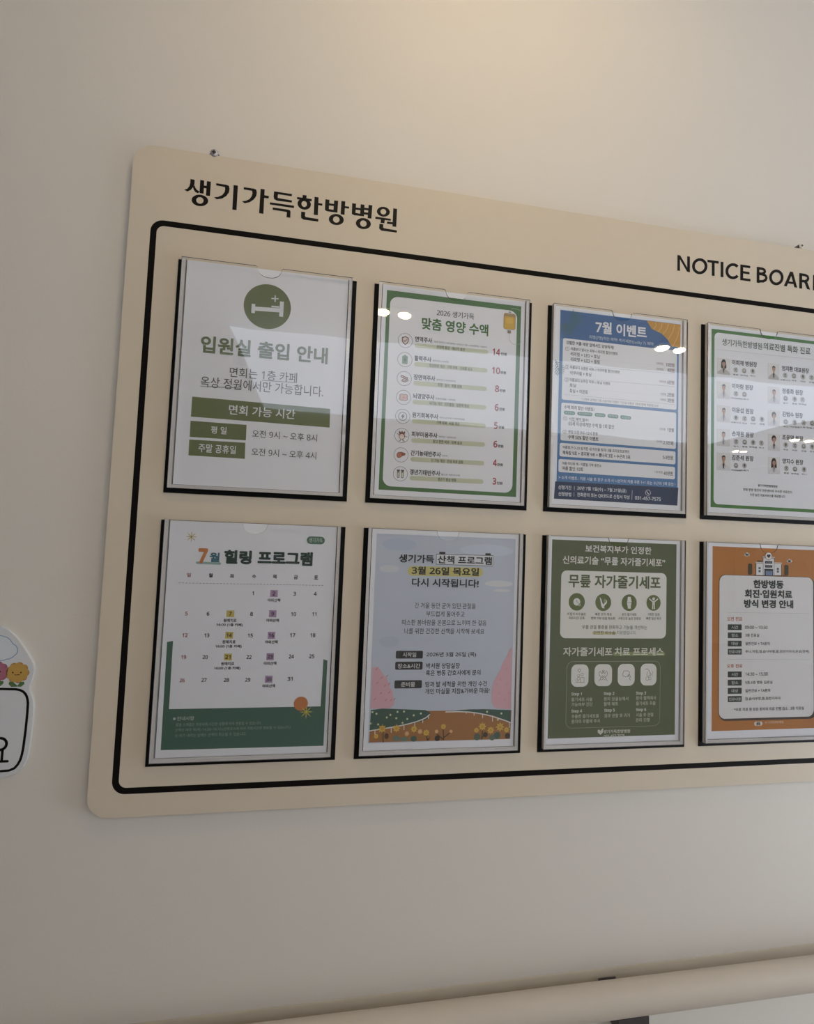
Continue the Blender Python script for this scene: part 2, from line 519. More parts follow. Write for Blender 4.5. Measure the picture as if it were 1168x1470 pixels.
   (6,'#8a8378','R',192.4,18.8,196.4,20.3,0.5),
   (6,'#8a8378','O',194.3,16.3,1.0,0.4),
   (6,'#9da58d','L',0.5,(194.4,52.6),(194.5,62.0),(197.8,66.5),(202.8,68.5),(208.8,67.9),(212.7,64.6),(214.0,61.8)),
   (6,'#b8c29a','L',0.5,(196.5,13.1),(202.6,13.1),(207.3,13.8),(213.7,16.0)),
  ], None, []),
 ],
 3: [
  ('printed_background', [
   (1,'#4d7bae','R',7.2,5.8,212.6,299.7,0.0),
   (2,'#3b6499','P',(7.2,6.3),(215.1,5.9),(213.9,51.2),(7.8,50.3)),
   (3,'#263a5c','P',(5.0,273.2),(214.0,271.5),(212.4,300.0),(3.6,299.7)),
  ], None, []),
  ('corner_illustration', [
   (4,'#c4933a','P',(154.7,6.5),(163.7,18.6),(174.9,22.5),(181.9,25.0),(191.8,33.0),(199.5,43.7),(214.7,43.9),(215.4,6.4)),
   (5,'#e6cf93','L',0.6,(170.5,7.1),(171.3,12.9),(166.5,19.3)),
   (5,'#e6cf93','L',0.6,(181.7,6.8),(181.1,14.3),(174.9,22.5)),
   (5,'#e6cf93','L',0.6,(193.4,6.8),(191.1,15.9),(183.3,25.7)),
   (5,'#e6cf93','L',0.6,(204.1,6.9),(201.2,19.8),(192.6,33.4)),
   (5,'#e6cf93','L',0.6,(213.2,10.5),(210.0,26.6),(201.2,43.3)),
  ], None, []),
  ('palm_frond', [
   (4,'#3d6a66','L',0.8,(28.0,3.8),(36.3,26.0)),
   (4,'#3d6a66','L',1.0,(28.9,6.3),(37.8,8.1)),
   (4,'#3d6a66','L',1.0,(28.9,6.3),(23.7,14.1)),
   (4,'#3d6a66','L',1.0,(29.9,8.8),(40.1,10.9)),
   (4,'#3d6a66','L',1.0,(29.9,8.8),(23.9,17.8)),
   (4,'#3d6a66','L',1.0,(30.8,11.2),(42.4,13.7)),
   (4,'#3d6a66','L',1.0,(30.8,11.2),(24.0,21.5)),
   (4,'#3d6a66','L',1.0,(31.7,13.7),(43.6,16.2)),
   (4,'#3d6a66','L',1.0,(31.7,13.7),(24.7,24.2)),
   (4,'#3d6a66','L',1.0,(32.6,16.2),(43.2,18.4)),
   (4,'#3d6a66','L',1.0,(32.6,16.2),(26.5,25.4)),
   (4,'#3d6a66','L',1.0,(33.6,18.6),(42.7,20.6)),
   (4,'#3d6a66','L',1.0,(33.6,18.6),(28.2,26.7)),
   (4,'#3d6a66','L',1.0,(34.5,21.1),(42.3,22.7)),
   (4,'#3d6a66','L',1.0,(34.5,21.1),(29.9,27.9)),
   (4,'#3d6a66','L',1.0,(35.4,23.6),(41.8,24.9)),
   (4,'#3d6a66','L',1.0,(35.4,23.6),(31.7,29.2)),
  ], None, []),
  ('palm_frond', [
   (4,'#3d6a66','L',0.8,(7.3,30.6),(29.5,35.5)),
   (4,'#3d6a66','L',1.0,(9.7,31.1),(17.3,25.4)),
   (4,'#3d6a66','L',1.0,(9.7,31.1),(12.7,39.2)),
   (4,'#3d6a66','L',1.0,(12.2,31.7),(20.9,25.0)),
   (4,'#3d6a66','L',1.0,(12.2,31.7),(15.6,41.0)),
   (4,'#3d6a66','L',1.0,(14.7,32.2),(24.6,24.7)),
   (4,'#3d6a66','L',1.0,(14.7,32.2),(18.5,42.8)),
   (4,'#3d6a66','L',1.0,(17.1,32.8),(27.3,25.0)),
   (4,'#3d6a66','L',1.0,(17.1,32.8),(21.1,43.6)),
   (4,'#3d6a66','L',1.0,(19.6,33.3),(28.6,26.5)),
   (4,'#3d6a66','L',1.0,(19.6,33.3),(23.1,42.9)),
   (4,'#3d6a66','L',1.0,(22.1,33.9),(29.9,27.9)),
   (4,'#3d6a66','L',1.0,(22.1,33.9),(25.1,42.2)),
   (4,'#3d6a66','L',1.0,(24.5,34.4),(31.2,29.4)),
   (4,'#3d6a66','L',1.0,(24.5,34.4),(27.1,41.5)),
   (4,'#3d6a66','L',1.0,(27.0,35.0),(32.5,30.8)),
   (4,'#3d6a66','L',1.0,(27.0,35.0),(29.1,40.8)),
  ], None, []),
  ('palm_frond', [
   (4,'#3d6a66','L',0.8,(0.9,85.4),(9.1,106.7)),
   (4,'#3d6a66','L',1.0,(2.0,88.5),(11.2,90.4)),
   (4,'#3d6a66','L',1.0,(2.0,88.5),(-3.2,96.5)),
   (4,'#3d6a66','L',1.0,(3.2,91.5),(14.1,93.9)),
   (4,'#3d6a66','L',1.0,(3.2,91.5),(-3.0,101.0)),
   (4,'#3d6a66','L',1.0,(4.4,94.5),(16.3,97.1)),
   (4,'#3d6a66','L',1.0,(4.4,94.5),(-2.4,105.0)),
   (4,'#3d6a66','L',1.0,(5.6,97.6),(15.8,99.8)),
   (4,'#3d6a66','L',1.0,(5.6,97.6),(-0.3,106.5)),
   (4,'#3d6a66','L',1.0,(6.8,100.6),(15.2,102.5)),
   (4,'#3d6a66','L',1.0,(6.8,100.6),(1.9,108.0)),
   (4,'#3d6a66','L',1.0,(7.9,103.6),(14.6,105.1)),
   (4,'#3d6a66','L',1.0,(7.9,103.6),(4.1,109.5)),
  ], None, []),
  ('info_panel', [
   (4,'#e3e6ec','R',12.4,50.0,209.3,146.5,3.0),
  ], None, []),
  ('info_panel', [
   (4,'#e3e6ec','R',12.0,151.1,208.9,209.8,3.0),
  ], None, []),
  ('info_panel', [
   (4,'#e3e6ec','R',10.9,213.7,208.3,234.5,3.0),
  ], None, []),
  ('info_panel', [
   (4,'#e3e6ec','R',9.7,238.6,207.8,258.6,3.0),
  ], None, []),
  ('title_lettering', [
   (5,'#e3e6ec','T','7월 이벤트',66.2,16.5,155.0,36.2,0.03),
   (5,'#c9d4e2','T','치명(7명)적인 혜택! 럭키세븐(Lucky 7) 혜택!',56.0,40.6,167.7,47.2,0),
  ], None, []),
  ('offer_lettering', [
   (5,'#202226','T','강렬한 여름 태양 앞에서도 당당하게!',17.8,53.4,98.0,59.3,0.025),
   (5,'#44474b','T','①',16.4,63.4,23.2,69.6,0),
   (5,'#44474b','T','②',16.6,92.0,23.3,98.2,0),
   (5,'#44474b','T','③',16.5,111.9,23.2,118.0,0),
   (5,'#44474b','T','①',15.6,172.3,22.3,178.4,0),
   (5,'#44474b','T','②',15.4,193.0,22.0,199.0,0),
   (5,'#202226','T','여름보다 빛나는 피부~! 리리핏 할인이벤트',25.5,62.9,105.2,68.2,0.017),
   (5,'#202226','T','리리핏 + LED + 토닝',25.7,70.5,74.3,76.9,0.017),
   (5,'#202226','T','리리핏 + LED + 필링',25.9,78.9,74.4,85.3,0.017),
   (5,'#202226','T','여름보다 상큼한 피부~! 아쿠아필 할인이벤트',25.1,92.1,109.2,97.3,0.017),
   (5,'#202226','T','아쿠아필 + 토닝',25.3,100.3,60.6,106.4,0.017),
   (5,'#202226','T','여름보다 눈부신 피부~! 토닝 이벤트',24.8,112.0,93.2,117.2,0.015),
   (5,'#202226','T','토닝',25.0,119.8,35.4,125.7,0.017),
   (5,'#202226','T','토닝 + 이온토',25.2,128.3,55.7,134.7,0.017),
   (5,'#5a5d61','T','*그래픽 금액은 1회 기준이며 이벤트 기간내 사용분 1회에 한해 적용됩니다!',44.7,140.8,176.7,145.0,0),
   (5,'#202226','T','수액 파격 할인 이벤트!',16.8,154.5,66.7,160.8,0.015),
   (5,'#202226','T','사전 예약 필수!',25.2,172.7,57.4,177.6,0.011),
   (5,'#202226','L',0.4,(25.2,178.5),(50.9,178.0)),
   (5,'#202226','T','65세 이상에게만 수액 월 1회 할인',24.6,179.3,100.6,186.1,0.013),
   (5,'#202226','T','평일 오전 9시~12시 한정',24.3,192.9,73.0,198.3,0.015),
   (5,'#202226','T','수액 50% 할인 이벤트',24.5,200.2,74.7,207.0,0.025),
   (5,'#202226','T','여름휴가 D-20 숨겨둔 내 라인을 찾자! 3월 프리로프로젝트',15.7,217.4,128.0,222.5,0.015),
   (5,'#202226','T','해독탕 9포 + 경지환 9포 + 쁨나리 3포 + 수근차 3포',15.9,225.1,129.5,231.4,0.025),
   (5,'#202226','T','여름 무더위 싹~ 여름철 기력 충전소',15.5,242.3,80.6,247.2,0.015),
   (5,'#202226','T','여름 할인 10회',15.7,249.2,49.6,255.5,0.017),
   (5,'#8b8d92','L',0.3,(16.5,91.7),(205.3,88.0)),
   (5,'#8b8d92','L',0.3,(16.5,112.1),(205.5,108.9)),
   (5,'#8b8d92','L',0.3,(17.6,138.2),(206.4,138.1)),
   (5,'#b3b5b9','D',0.2,(25.3,79.5),(205.2,76.8),70.0),
   (5,'#b3b5b9','D',0.2,(25.6,126.7),(205.7,125.7),70.0),
   (5,'#b3b5b9','D',0.2,(24.7,190.2),(205.6,187.6),70.0),
  ], None, []),
  ('price_lettering', [
   (5,'#5b3034','T','10만원',189.5,71.0,204.6,77.4,0.017),
  ], None, []),
  ('price_lettering', [
   (5,'#5b3034','T','8만원',192.6,79.6,204.7,86.0,0.017),
  ], None, []),
  ('price_lettering', [
   (5,'#5b3034','T','6만원',192.3,99.6,204.6,106.0,0.017),
  ], None, []),
  ('price_lettering', [
   (5,'#202226','T','2만원',192.6,119.8,204.6,126.1,0.017),
  ], None, []),
  ('price_lettering', [
   (5,'#202226','T','3만원',192.7,128.9,204.7,135.2,0.017),
  ], None, []),
  ('price_lettering', [
   (5,'#202226','T','1만원',193.3,176.6,204.7,182.9,0.017),
  ], None, []),
  ('price_lettering', [
   (5,'#202226','T','2.5만원',186.3,197.5,204.3,203.8,0.017),
  ], None, []),
  ('price_lettering', [
   (5,'#202226','T','5.9만원',186.1,221.2,203.8,227.4,0.017),
  ], None, []),
  ('price_lettering', [
   (5,'#202226','T','40만원',187.5,246.4,203.5,252.7,0.017),
  ], None, []),
  ('note_lettering', [
   (5,'#6b4a4c','T','1회체험',172.0,72.0,184.7,76.1,0),
  ], None, []),
  ('note_lettering', [
   (5,'#6b4a4c','T','1회체험',172.1,80.9,184.8,85.0,0),
  ], None, []),
  ('note_lettering', [
   (5,'#6b4a4c','T','1회체험',177.3,100.8,190.1,104.8,0),
  ], None, []),
  ('note_lettering', [
   (5,'#5a5c60','T','1회체험',179.8,121.0,190.3,125.0,0),
  ], None, []),
  ('note_lettering', [
   (5,'#5a5c60','T','1회체험',179.9,130.1,190.5,134.1,0),
  ], None, []),
  ('note_lettering', [
   (5,'#5a5c60','T','1회체험',179.1,177.6,189.9,181.6,0),
  ], None, []),
  ('note_lettering', [
   (5,'#5a5c60','T','1회체험',173.9,197.6,184.1,201.6,0),
  ], None, []),
  ('note_lettering', [
   (5,'#5a5c60','T','1회체험',171.5,246.8,185.8,250.8,0),
  ], None, []),
  ('tag_pill', [
   (5,'#4f8275','L',5.8,(19.3,166.3),(32.2,166.3)),
  ], 'tag_lettering', [
   (6,'#cfdcd6','T','면역주사',18.8,164.6,32.7,168.0,0),
  ]),
  ('tag_pill', [
   (5,'#4f8275','L',5.8,(41.5,166.0),(61.1,165.9)),
  ], 'tag_lettering', [
   (6,'#cfdcd6','T','원기회복주사',41.0,164.2,61.6,167.6,0),
  ]),
  ('tag_pill', [
   (5,'#4f8275','L',5.8,(70.6,165.6),(83.0,165.6)),
  ], 'tag_lettering', [
   (6,'#cfdcd6','T','활력주사',70.0,163.9,83.5,167.3,0),
  ]),
  ('tag_pill', [
   (5,'#4f8275','L',5.8,(92.3,165.6),(105.1,165.8)),
  ], 'tag_lettering', [
   (6,'#cfdcd6','T','장면역',91.7,164.0,105.6,167.4,0),
  ]),
  ('tag_pill', [
   (5,'#4f8275','L',5.8,(113.9,165.8),(126.8,166.0)),
  ], 'tag_lettering', [
   (6,'#cfdcd6','T','뇌영양',113.4,164.2,127.4,167.7,0),
  ]),
  ('footer_lettering', [
   (5,'#dfe5ee','T','> 소개 이벤트 : 미용 시술 후 친구 소개 시 나선커피 커플 쿠폰 1+1 또는 수근차 5팩 증정 !',10.4,263.8,208.1,269.4,0.013),
   (5,'#dfe5ee','T','신청기간',10.3,278.6,31.7,284.8,0.015),
   (5,'#dfe5ee','L',0.5,(36.3,278.8),(36.4,285.1)),
   (5,'#dfe5ee','T','26년 7월 1일(수) ~ 7월 31일(금)',41.0,278.4,123.4,285.2,0.013),
   (5,'#dfe5ee','T','신청방법',10.5,288.7,31.4,294.9,0.015),
   (5,'#dfe5ee','L',0.5,(36.0,288.5),(36.1,294.7)),
   (5,'#dfe5ee','T','전화문의 또는 QR코드로 신청서 작성',41.2,288.2,128.9,295.0,0.013),
   (5,'#dfe5ee','L',0.5,(133.5,279.8),(133.0,295.0)),
   (5,'#dfe5ee','O',160.8,282.3,4.3,0.6),
   (5,'#dfe5ee','L',1.1,(158.9,280.7),(159.8,282.8),(162.2,284.2)),
   (5,'#dfe5ee','T','031-457-7575',138.3,288.6,183.1,294.3,0.017),
  ], None, []),
 ],
 4: [
  ('printed_border', [
   (1,'#4c7c46','R',4.6,6.2,213.9,299.5,0.0),
   (2,'#e3e6ec','R',10.0,11.6,208.5,294.2,8.0),
  ], None, []),
  ('title_lettering', [
   (4,'#3b5540','T','생기가득한방병원',24.1,20.4,99.7,31.9,0.011),
   (4,'#2f4d33','T','의료진별 특화 진료',102.4,18.8,194.7,31.1,0.015),
   (3,'#9a9c98','L',0.3,(14.9,39.9),(202.3,38.2)),
  ], None, []),
  ('portrait', [
   (3,'#c7c7c6','R',15.0,53.9,39.3,80.7,0.0),
   (4,'#dcdcdb','R',15.4,54.3,38.9,80.3,0.0),
  ], 'person_picture', [
   (5,'#2b2422','P',(22.6,60.0),(24.5,56.1),(27.1,55.2),(29.7,56.1),(31.4,60.0),(32.3,68.6),(31.4,70.4),(22.8,70.4),(21.9,68.6)),
   (6,'#b9b6b2','P',(15.6,80.3),(15.6,77.3),(21.5,72.5),(25.4,70.4),(28.8,70.4),(32.7,72.5),(38.7,77.3),(38.7,80.3)),
   (7,'#2f2d33','P',(25.4,70.4),(28.8,70.4),(27.6,78.1),(26.4,78.1)),
   (7,'#a98874','R',25.7,66.9,28.5,70.8,0.0),
   (8,'#b8937e','E',27.1,63.0,3.0,4.2),
   (9,'#2a2523','P',(23.9,63.4),(23.9,60.0),(25.4,57.9),(28.0,57.5),(29.9,59.1),(30.4,63.4),(29.7,60.8),(27.1,59.8),(24.7,60.8)),
   (9,'#3a2d29','E',26.0,62.7,0.4,0.3),
   (9,'#3a2d29','E',28.2,62.7,0.4,0.3),
   (9,'#7d5148','L',0.3,(26.2,65.4),(28.0,65.4)),
   (8,'#8f9095','L',0.3,(25.2,70.5),(24.3,75.5),(26.4,79.0)),
   (8,'#8f9095','L',0.3,(29.0,70.5),(29.9,75.5),(27.8,79.0)),
  ]),
  ('portrait', [
   (3,'#c7c7c6','R',15.2,93.2,39.4,120.8,0.0),
   (4,'#dcdcdb','R',15.6,93.6,39.0,120.4,0.0),
  ], 'person_picture', [
   (6,'#d3d3d6','P',(15.8,120.4),(15.8,117.2),(21.5,112.3),(25.5,110.1),(29.1,110.1),(33.1,112.3),(38.8,117.2),(38.8,120.4)),
   (7,'#8d8f96','P',(25.5,110.1),(29.1,110.1),(27.9,118.1),(26.6,118.1)),
   (7,'#a98874','R',25.9,106.5,28.7,110.6,0.0),
   (8,'#b8937e','E',27.3,102.5,3.1,4.3),
   (9,'#2a2523','P',(24.0,103.0),(24.0,99.4),(25.5,97.3),(28.2,96.9),(30.2,98.5),(30.7,103.0),(30.0,100.3),(27.3,99.2),(24.8,100.3)),
   (9,'#3a2d29','E',26.2,102.3,0.4,0.3),
   (9,'#3a2d29','E',28.5,102.3,0.4,0.3),
   (9,'#7d5148','L',0.3,(26.4,105.0),(28.2,105.0)),
   (8,'#8f9095','L',0.3,(25.4,110.3),(24.5,115.4),(26.6,119.0)),
   (8,'#8f9095','L',0.3,(29.3,110.3),(30.2,115.4),(28.0,119.0)),
  ]),
  ('portrait', [
   (3,'#c7c7c6','R',15.4,132.5,39.6,159.5,0.0),
   (4,'#dcdcdb','R',15.8,132.9,39.2,159.1,0.0),
  ], 'person_picture', [
   (6,'#d3d3d6','P',(16.0,159.1),(16.0,156.0),(21.9,151.2),(25.8,149.0),(29.3,149.0),(33.2,151.2),(39.0,156.0),(39.0,159.1)),
   (7,'#8d8f96','P',(25.8,149.0),(29.3,149.0),(28.0,156.8),(26.8,156.8)),
   (7,'#a98874','R',26.1,145.5,28.9,149.5,0.0),
   (8,'#b8937e','E',27.5,141.6,3.0,4.2),
   (9,'#2a2523','P',(24.3,142.1),(24.3,138.6),(25.8,136.5),(28.4,136.1),(30.3,137.7),(30.8,142.1),(30.1,139.5),(27.5,138.4),(25.1,139.5)),
   (9,'#3a2d29','E',26.4,141.4,0.4,0.3),
   (9,'#3a2d29','E',28.7,141.4,0.4,0.3),
   (9,'#7d5148','L',0.3,(26.7,144.1),(28.4,144.1)),
   (8,'#8f9095','L',0.3,(25.6,149.2),(24.7,154.2),(26.8,157.7)),
   (8,'#8f9095','L',0.3,(29.4,149.2),(30.3,154.2),(28.2,157.7)),
  ]),
  ('portrait', [
   (3,'#c7c7c6','R',15.2,171.6,39.3,198.9,0.0),
   (4,'#dcdcdb','R',15.6,172.0,38.9,198.5,0.0),
  ], 'person_picture', [
   (6,'#d3d3d6','P',(15.8,198.5),(15.8,195.4),(21.5,190.5),(25.4,188.3),(29.0,188.3),(32.9,190.5),(38.7,195.4),(38.7,198.5)),
   (7,'#8d8f96','P',(25.4,188.3),(29.0,188.3),(27.7,196.3),(26.5,196.3)),
   (7,'#a98874','R',25.8,184.8,28.6,188.8,0.0),
   (8,'#b8937e','E',27.2,180.9,3.1,4.2),
   (9,'#2a2523','P',(24.0,181.3),(24.0,177.8),(25.4,175.7),(28.1,175.3),(30.0,176.9),(30.5,181.3),(29.8,178.7),(27.2,177.6),(24.7,178.7)),
   (9,'#3a2d29','E',26.1,180.6,0.4,0.3),
   (9,'#3a2d29','E',28.3,180.6,0.4,0.3),
   (9,'#7d5148','L',0.3,(26.3,183.3),(28.1,183.3)),
   (8,'#8f9095','L',0.3,(25.3,188.5),(24.4,193.6),(26.5,197.1)),
   (8,'#8f9095','L',0.3,(29.1,188.5),(30.0,193.6),(27.9,197.1)),
  ]),
  ('portrait', [
   (3,'#c7c7c6','R',15.4,210.3,40.0,238.5,0.0),
   (4,'#dcdcdb','R',15.8,210.7,39.6,238.1,0.0),
  ], 'person_picture', [
   (6,'#d3d3d6','P',(16.0,238.1),(16.0,234.9),(21.8,229.9),(25.9,227.6),(29.5,227.6),(33.6,229.9),(39.4,234.9),(39.4,238.1)),
   (7,'#2f2d33','P',(25.9,227.6),(29.5,227.6),(28.2,235.8),(26.9,235.8)),
   (7,'#a98874','R',26.2,224.0,29.1,228.1,0.0),
   (8,'#b8937e','E',27.7,219.9,3.2,4.4),
   (9,'#2a2523','P',(24.3,220.3),(24.3,216.7),(25.9,214.5),(28.6,214.1),(30.6,215.8),(31.1,220.3),(30.4,217.6),(27.7,216.5),(25.1,217.6)),
   (9,'#3a2d29','E',26.5,219.6,0.5,0.3),
   (9,'#3a2d29','E',28.9,219.6,0.5,0.3),
   (9,'#7d5148','L',0.3,(26.8,222.4),(28.6,222.4)),
   (8,'#8f9095','L',0.3,(25.7,227.8),(24.8,233.1),(26.9,236.7)),
   (8,'#8f9095','L',0.3,(29.7,227.8),(30.6,233.1),(28.4,236.7)),
  ]),
  ('portrait', [
   (3,'#c7c7c6','R',111.2,53.4,132.9,80.4,0.0),
   (4,'#dcdcdb','R',111.6,53.8,132.5,80.0,0.0),
  ], 'person_picture', [
   (6,'#b9b6b2','P',(111.8,80.0),(111.8,76.9),(116.4,72.1),(120.3,69.9),(123.8,69.9),(127.7,72.1),(132.3,76.9),(132.3,80.0)),
   (7,'#2f2d33','P',(120.3,69.9),(123.8,69.9),(122.6,77.8),(121.4,77.8)),
   (7,'#a98874','R',120.7,66.4,123.5,70.4,0.0),
   (8,'#b8937e','E',122.1,62.5,3.0,4.2),
   (9,'#2a2523','P',(118.8,63.0),(118.8,59.5),(120.3,57.4),(122.9,57.1),(124.8,58.6),(125.4,63.0),(124.7,60.4),(122.1,59.3),(119.6,60.4)),
   (9,'#3a2d29','E',120.9,62.3,0.4,0.3),
   (9,'#3a2d29','E',123.2,62.3,0.4,0.3),
   (9,'#7d5148','L',0.3,(121.2,65.0),(122.9,65.0)),
   (8,'#8f9095','L',0.3,(120.2,70.1),(119.3,75.1),(121.4,78.6)),
   (8,'#8f9095','L',0.3,(124.0,70.1),(124.8,75.1),(122.8,78.6)),
  ]),
  ('portrait', [
   (3,'#c7c7c6','R',111.2,93.2,134.0,120.9,0.0),
   (4,'#dcdcdb','R',111.6,93.6,133.6,120.5,0.0),
  ], 'person_picture', [
   (6,'#d3d3d6','P',(111.8,120.5),(111.8,117.3),(116.8,112.4),(120.8,110.2),(124.4,110.2),(128.4,112.4),(133.4,117.3),(133.4,120.5)),
   (7,'#8d8f96','P',(120.8,110.2),(124.4,110.2),(123.1,118.2),(121.9,118.2)),
   (7,'#a98874','R',121.2,106.6,124.0,110.6,0.0),
   (8,'#b8937e','E',122.6,102.6,3.1,4.3),
   (9,'#2a2523','P',(119.3,103.0),(119.3,99.5),(120.8,97.3),(123.5,97.0),(125.4,98.6),(126.0,103.0),(125.3,100.4),(122.6,99.3),(120.1,100.4)),
   (9,'#3a2d29','E',121.4,102.3,0.4,0.3),
   (9,'#3a2d29','E',123.7,102.3,0.4,0.3),
   (9,'#7d5148','L',0.3,(121.7,105.1),(123.5,105.1)),
   (8,'#8f9095','L',0.3,(120.6,110.3),(119.7,115.5),(121.9,119.1)),
   (8,'#8f9095','L',0.3,(124.5,110.3),(125.4,115.5),(123.3,119.1)),
  ]),
  ('portrait', [
   (3,'#c7c7c6','R',111.2,132.8,133.9,159.3,0.0),
   (4,'#dcdcdb','R',111.6,133.2,133.5,158.9,0.0),
  ], 'person_picture', [
   (5,'#2b2422','E',122.5,140.1,4.2,5.3),
   (6,'#d3d3d6','P',(111.8,158.9),(111.8,155.9),(117.0,151.2),(120.8,149.1),(124.2,149.1),(128.1,151.2),(133.3,155.9),(133.3,158.9)),
   (7,'#8d8f96','P',(120.8,149.1),(124.2,149.1),(123.1,156.7),(121.9,156.7)),
   (7,'#a98874','R',121.2,145.6,123.9,149.5,0.0),
   (8,'#b8937e','E',122.5,141.8,3.0,4.1),
   (9,'#2a2523','P',(119.4,142.2),(119.4,138.8),(120.8,136.8),(123.4,136.4),(125.3,138.0),(125.8,142.2),(125.1,139.7),(122.5,138.6),(120.1,139.7)),
   (9,'#3a2d29','E',121.4,141.5,0.4,0.3),
   (9,'#3a2d29','E',123.6,141.5,0.4,0.3),
   (9,'#7d5148','L',0.3,(121.7,144.2),(123.4,144.2)),
   (8,'#8f9095','L',0.3,(120.7,149.2),(119.8,154.2),(121.9,157.6)),
   (8,'#8f9095','L',0.3,(124.4,149.2),(125.3,154.2),(123.2,157.6)),
  ]),
  ('portrait', [
   (3,'#c7c7c6','R',111.2,172.3,133.8,200.0,0.0),
   (4,'#dcdcdb','R',111.6,172.7,133.4,199.6,0.0),
  ], 'person_picture', [
   (5,'#2b2422','E',122.5,179.8,4.4,5.5),
   (6,'#d3d3d6','P',(111.8,199.6),(111.8,196.4),(116.7,191.5),(120.7,189.2),(124.3,189.2),(128.3,191.5),(133.2,196.4),(133.2,199.6)),
   (7,'#2f2d33','P',(120.7,189.2),(124.3,189.2),(123.0,197.3),(121.8,197.3)),
   (7,'#a98874','R',121.1,185.7,123.9,189.7,0.0),
   (8,'#b8937e','E',122.5,181.6,3.1,4.3),
   (9,'#2a2523','P',(119.2,182.1),(119.2,178.5),(120.7,176.4),(123.4,176.0),(125.4,177.6),(125.9,182.1),(125.2,179.4),(122.5,178.3),(120.0,179.4)),
   (9,'#3a2d29','E',121.3,181.4,0.4,0.3),
   (9,'#3a2d29','E',123.7,181.4,0.4,0.3),
   (9,'#7d5148','L',0.3,(121.6,184.1),(123.4,184.1)),
   (8,'#8f9095','L',0.3,(120.5,189.4),(119.6,194.6),(121.8,198.2)),
   (8,'#8f9095','L',0.3,(124.5,189.4),(125.4,194.6),(123.2,198.2)),
  ]),
  ('portrait', [
   (3,'#c7c7c6','R',111.1,211.0,133.8,238.5,0.0),
   (4,'#dcdcdb','R',111.5,211.4,133.4,238.1,0.0),
  ], 'person_picture', [
   (5,'#2b2422','P',(117.8,217.2),(119.8,213.2),(122.5,212.3),(125.1,213.2),(126.9,217.2),(127.8,226.1),(126.9,231.4),(118.0,232.3),(117.1,226.1)),
   (6,'#d3d3d6','P',(111.7,238.1),(111.7,234.9),(116.7,230.1),(120.7,227.8),(124.2,227.8),(128.2,230.1),(133.2,234.9),(133.2,238.1)),
   (7,'#8d8f96','P',(120.7,227.8),(124.2,227.8),(123.0,235.8),(121.7,235.8)),
   (7,'#a98874','R',121.0,224.3,123.9,228.3,0.0),
   (8,'#b8937e','E',122.5,220.3,3.1,4.3),
   (9,'#2a2523','P',(119.2,220.7),(119.2,217.2),(120.7,215.1),(123.3,214.7),(125.3,216.3),(125.8,220.7),(125.1,218.1),(122.5,217.0),(120.0,218.1)),
   (9,'#3a2d29','E',121.3,220.0,0.4,0.3),
   (9,'#3a2d29','E',123.6,220.0,0.4,0.3),
   (9,'#7d5148','L',0.3,(121.6,222.8),(123.3,222.8)),
   (8,'#8f9095','L',0.3,(120.5,228.0),(119.6,233.2),(121.7,236.7)),
   (8,'#8f9095','L',0.3,(124.4,228.0),(125.3,233.2),(123.2,236.7)),
  ]),
  ('name_lettering', [
   (4,'#3a3d40','T','이희재 병원장',42.6,54.0,90.1,62.9,0.025),
   (4,'#3a3d40','T','이아람 원장',42.8,93.6,82.6,102.4,0.025),
   (4,'#3a3d40','T','이윤섭 원장',43.0,133.3,83.7,142.1,0.025),
   (4,'#3a3d40','T','손재용 원장',43.1,172.6,84.0,181.3,0.025),
   (4,'#3a3d40','T','김준석 원장',43.0,212.0,83.8,220.7,0.025),
   (4,'#3a3d40','T','엄지환 대표원장',138.3,54.7,191.6,63.7,0.025),
   (4,'#3a3d40','T','정종화 원장',138.7,93.3,179.5,102.2,0.025),
   (4,'#3a3d40','T','김범수 원장',138.9,132.5,179.1,141.5,0.025),
   (4,'#3a3d40','T','조윤영 원장',138.6,171.6,179.7,180.5,0.025),
   (4,'#3a3d40','T','양지수 원장',138.8,211.7,179.5,220.5,0.025),
  ], None, []),
  ('specialty_icon', [
   (3,'#bdbdbb','E',49.6,70.9,4.6,4.6),
  ], 'symbol', [
   (4,'#5d5f60','L',0.9,(47.6,68.5),(49.6,70.9),(51.6,73.5)),
   (4,'#5d5f60','E',50.6,68.9,1.1,1.1),
   (4,'#5d5f60','L',0.7,(49.6,70.9),(47.6,73.5)),
  ]),
  ('specialty_lettering', [
   (4,'#3a3c3f','T','통증',44.8,77.5,54.5,80.1,0.015),
   (4,'#3a3c3f','T','면역암',58.5,77.4,73.1,80.0,0.015),
   (4,'#3a3c3f','T','추나',77.1,76.6,86.9,79.2,0.015),
   (4,'#3a3c3f','T','여성질환',40.8,117.1,60.0,119.7,0.015),
   (4,'#3a3c3f','T','소화기',59.2,116.9,73.7,119.5,0.015),
   (4,'#3a3c3f','T','교통사고',40.9,157.1,60.1,159.7,0.015),
   (4,'#3a3c3f','T','척추',62.0,157.2,71.6,159.8,0.015),
   (4,'#3a3c3f','T','비만',78.1,156.4,87.8,159.1,0.015),
   (4,'#3a3c3f','T','관절',94.8,155.8,104.6,158.5,0.015),
   (4,'#3a3c3f','T','침구',46.1,196.6,55.7,199.1,0.015),
   (4,'#3a3c3f','T','통증',62.4,196.1,72.0,198.7,0.015),
   (4,'#3a3c3f','T','면역암',75.7,195.7,90.3,198.3,0.015),
   (4,'#3a3c3f','T','추나',93.8,195.6,103.5,198.2,0.015),
   (4,'#3a3c3f','T','여성질환',41.3,235.9,60.3,238.4,0.015),
   (4,'#3a3c3f','T','소화기',59.5,235.1,73.9,237.7,0.015),
   (4,'#3a3c3f','T','교통사고',134.6,77.7,154.6,80.4,0.015),
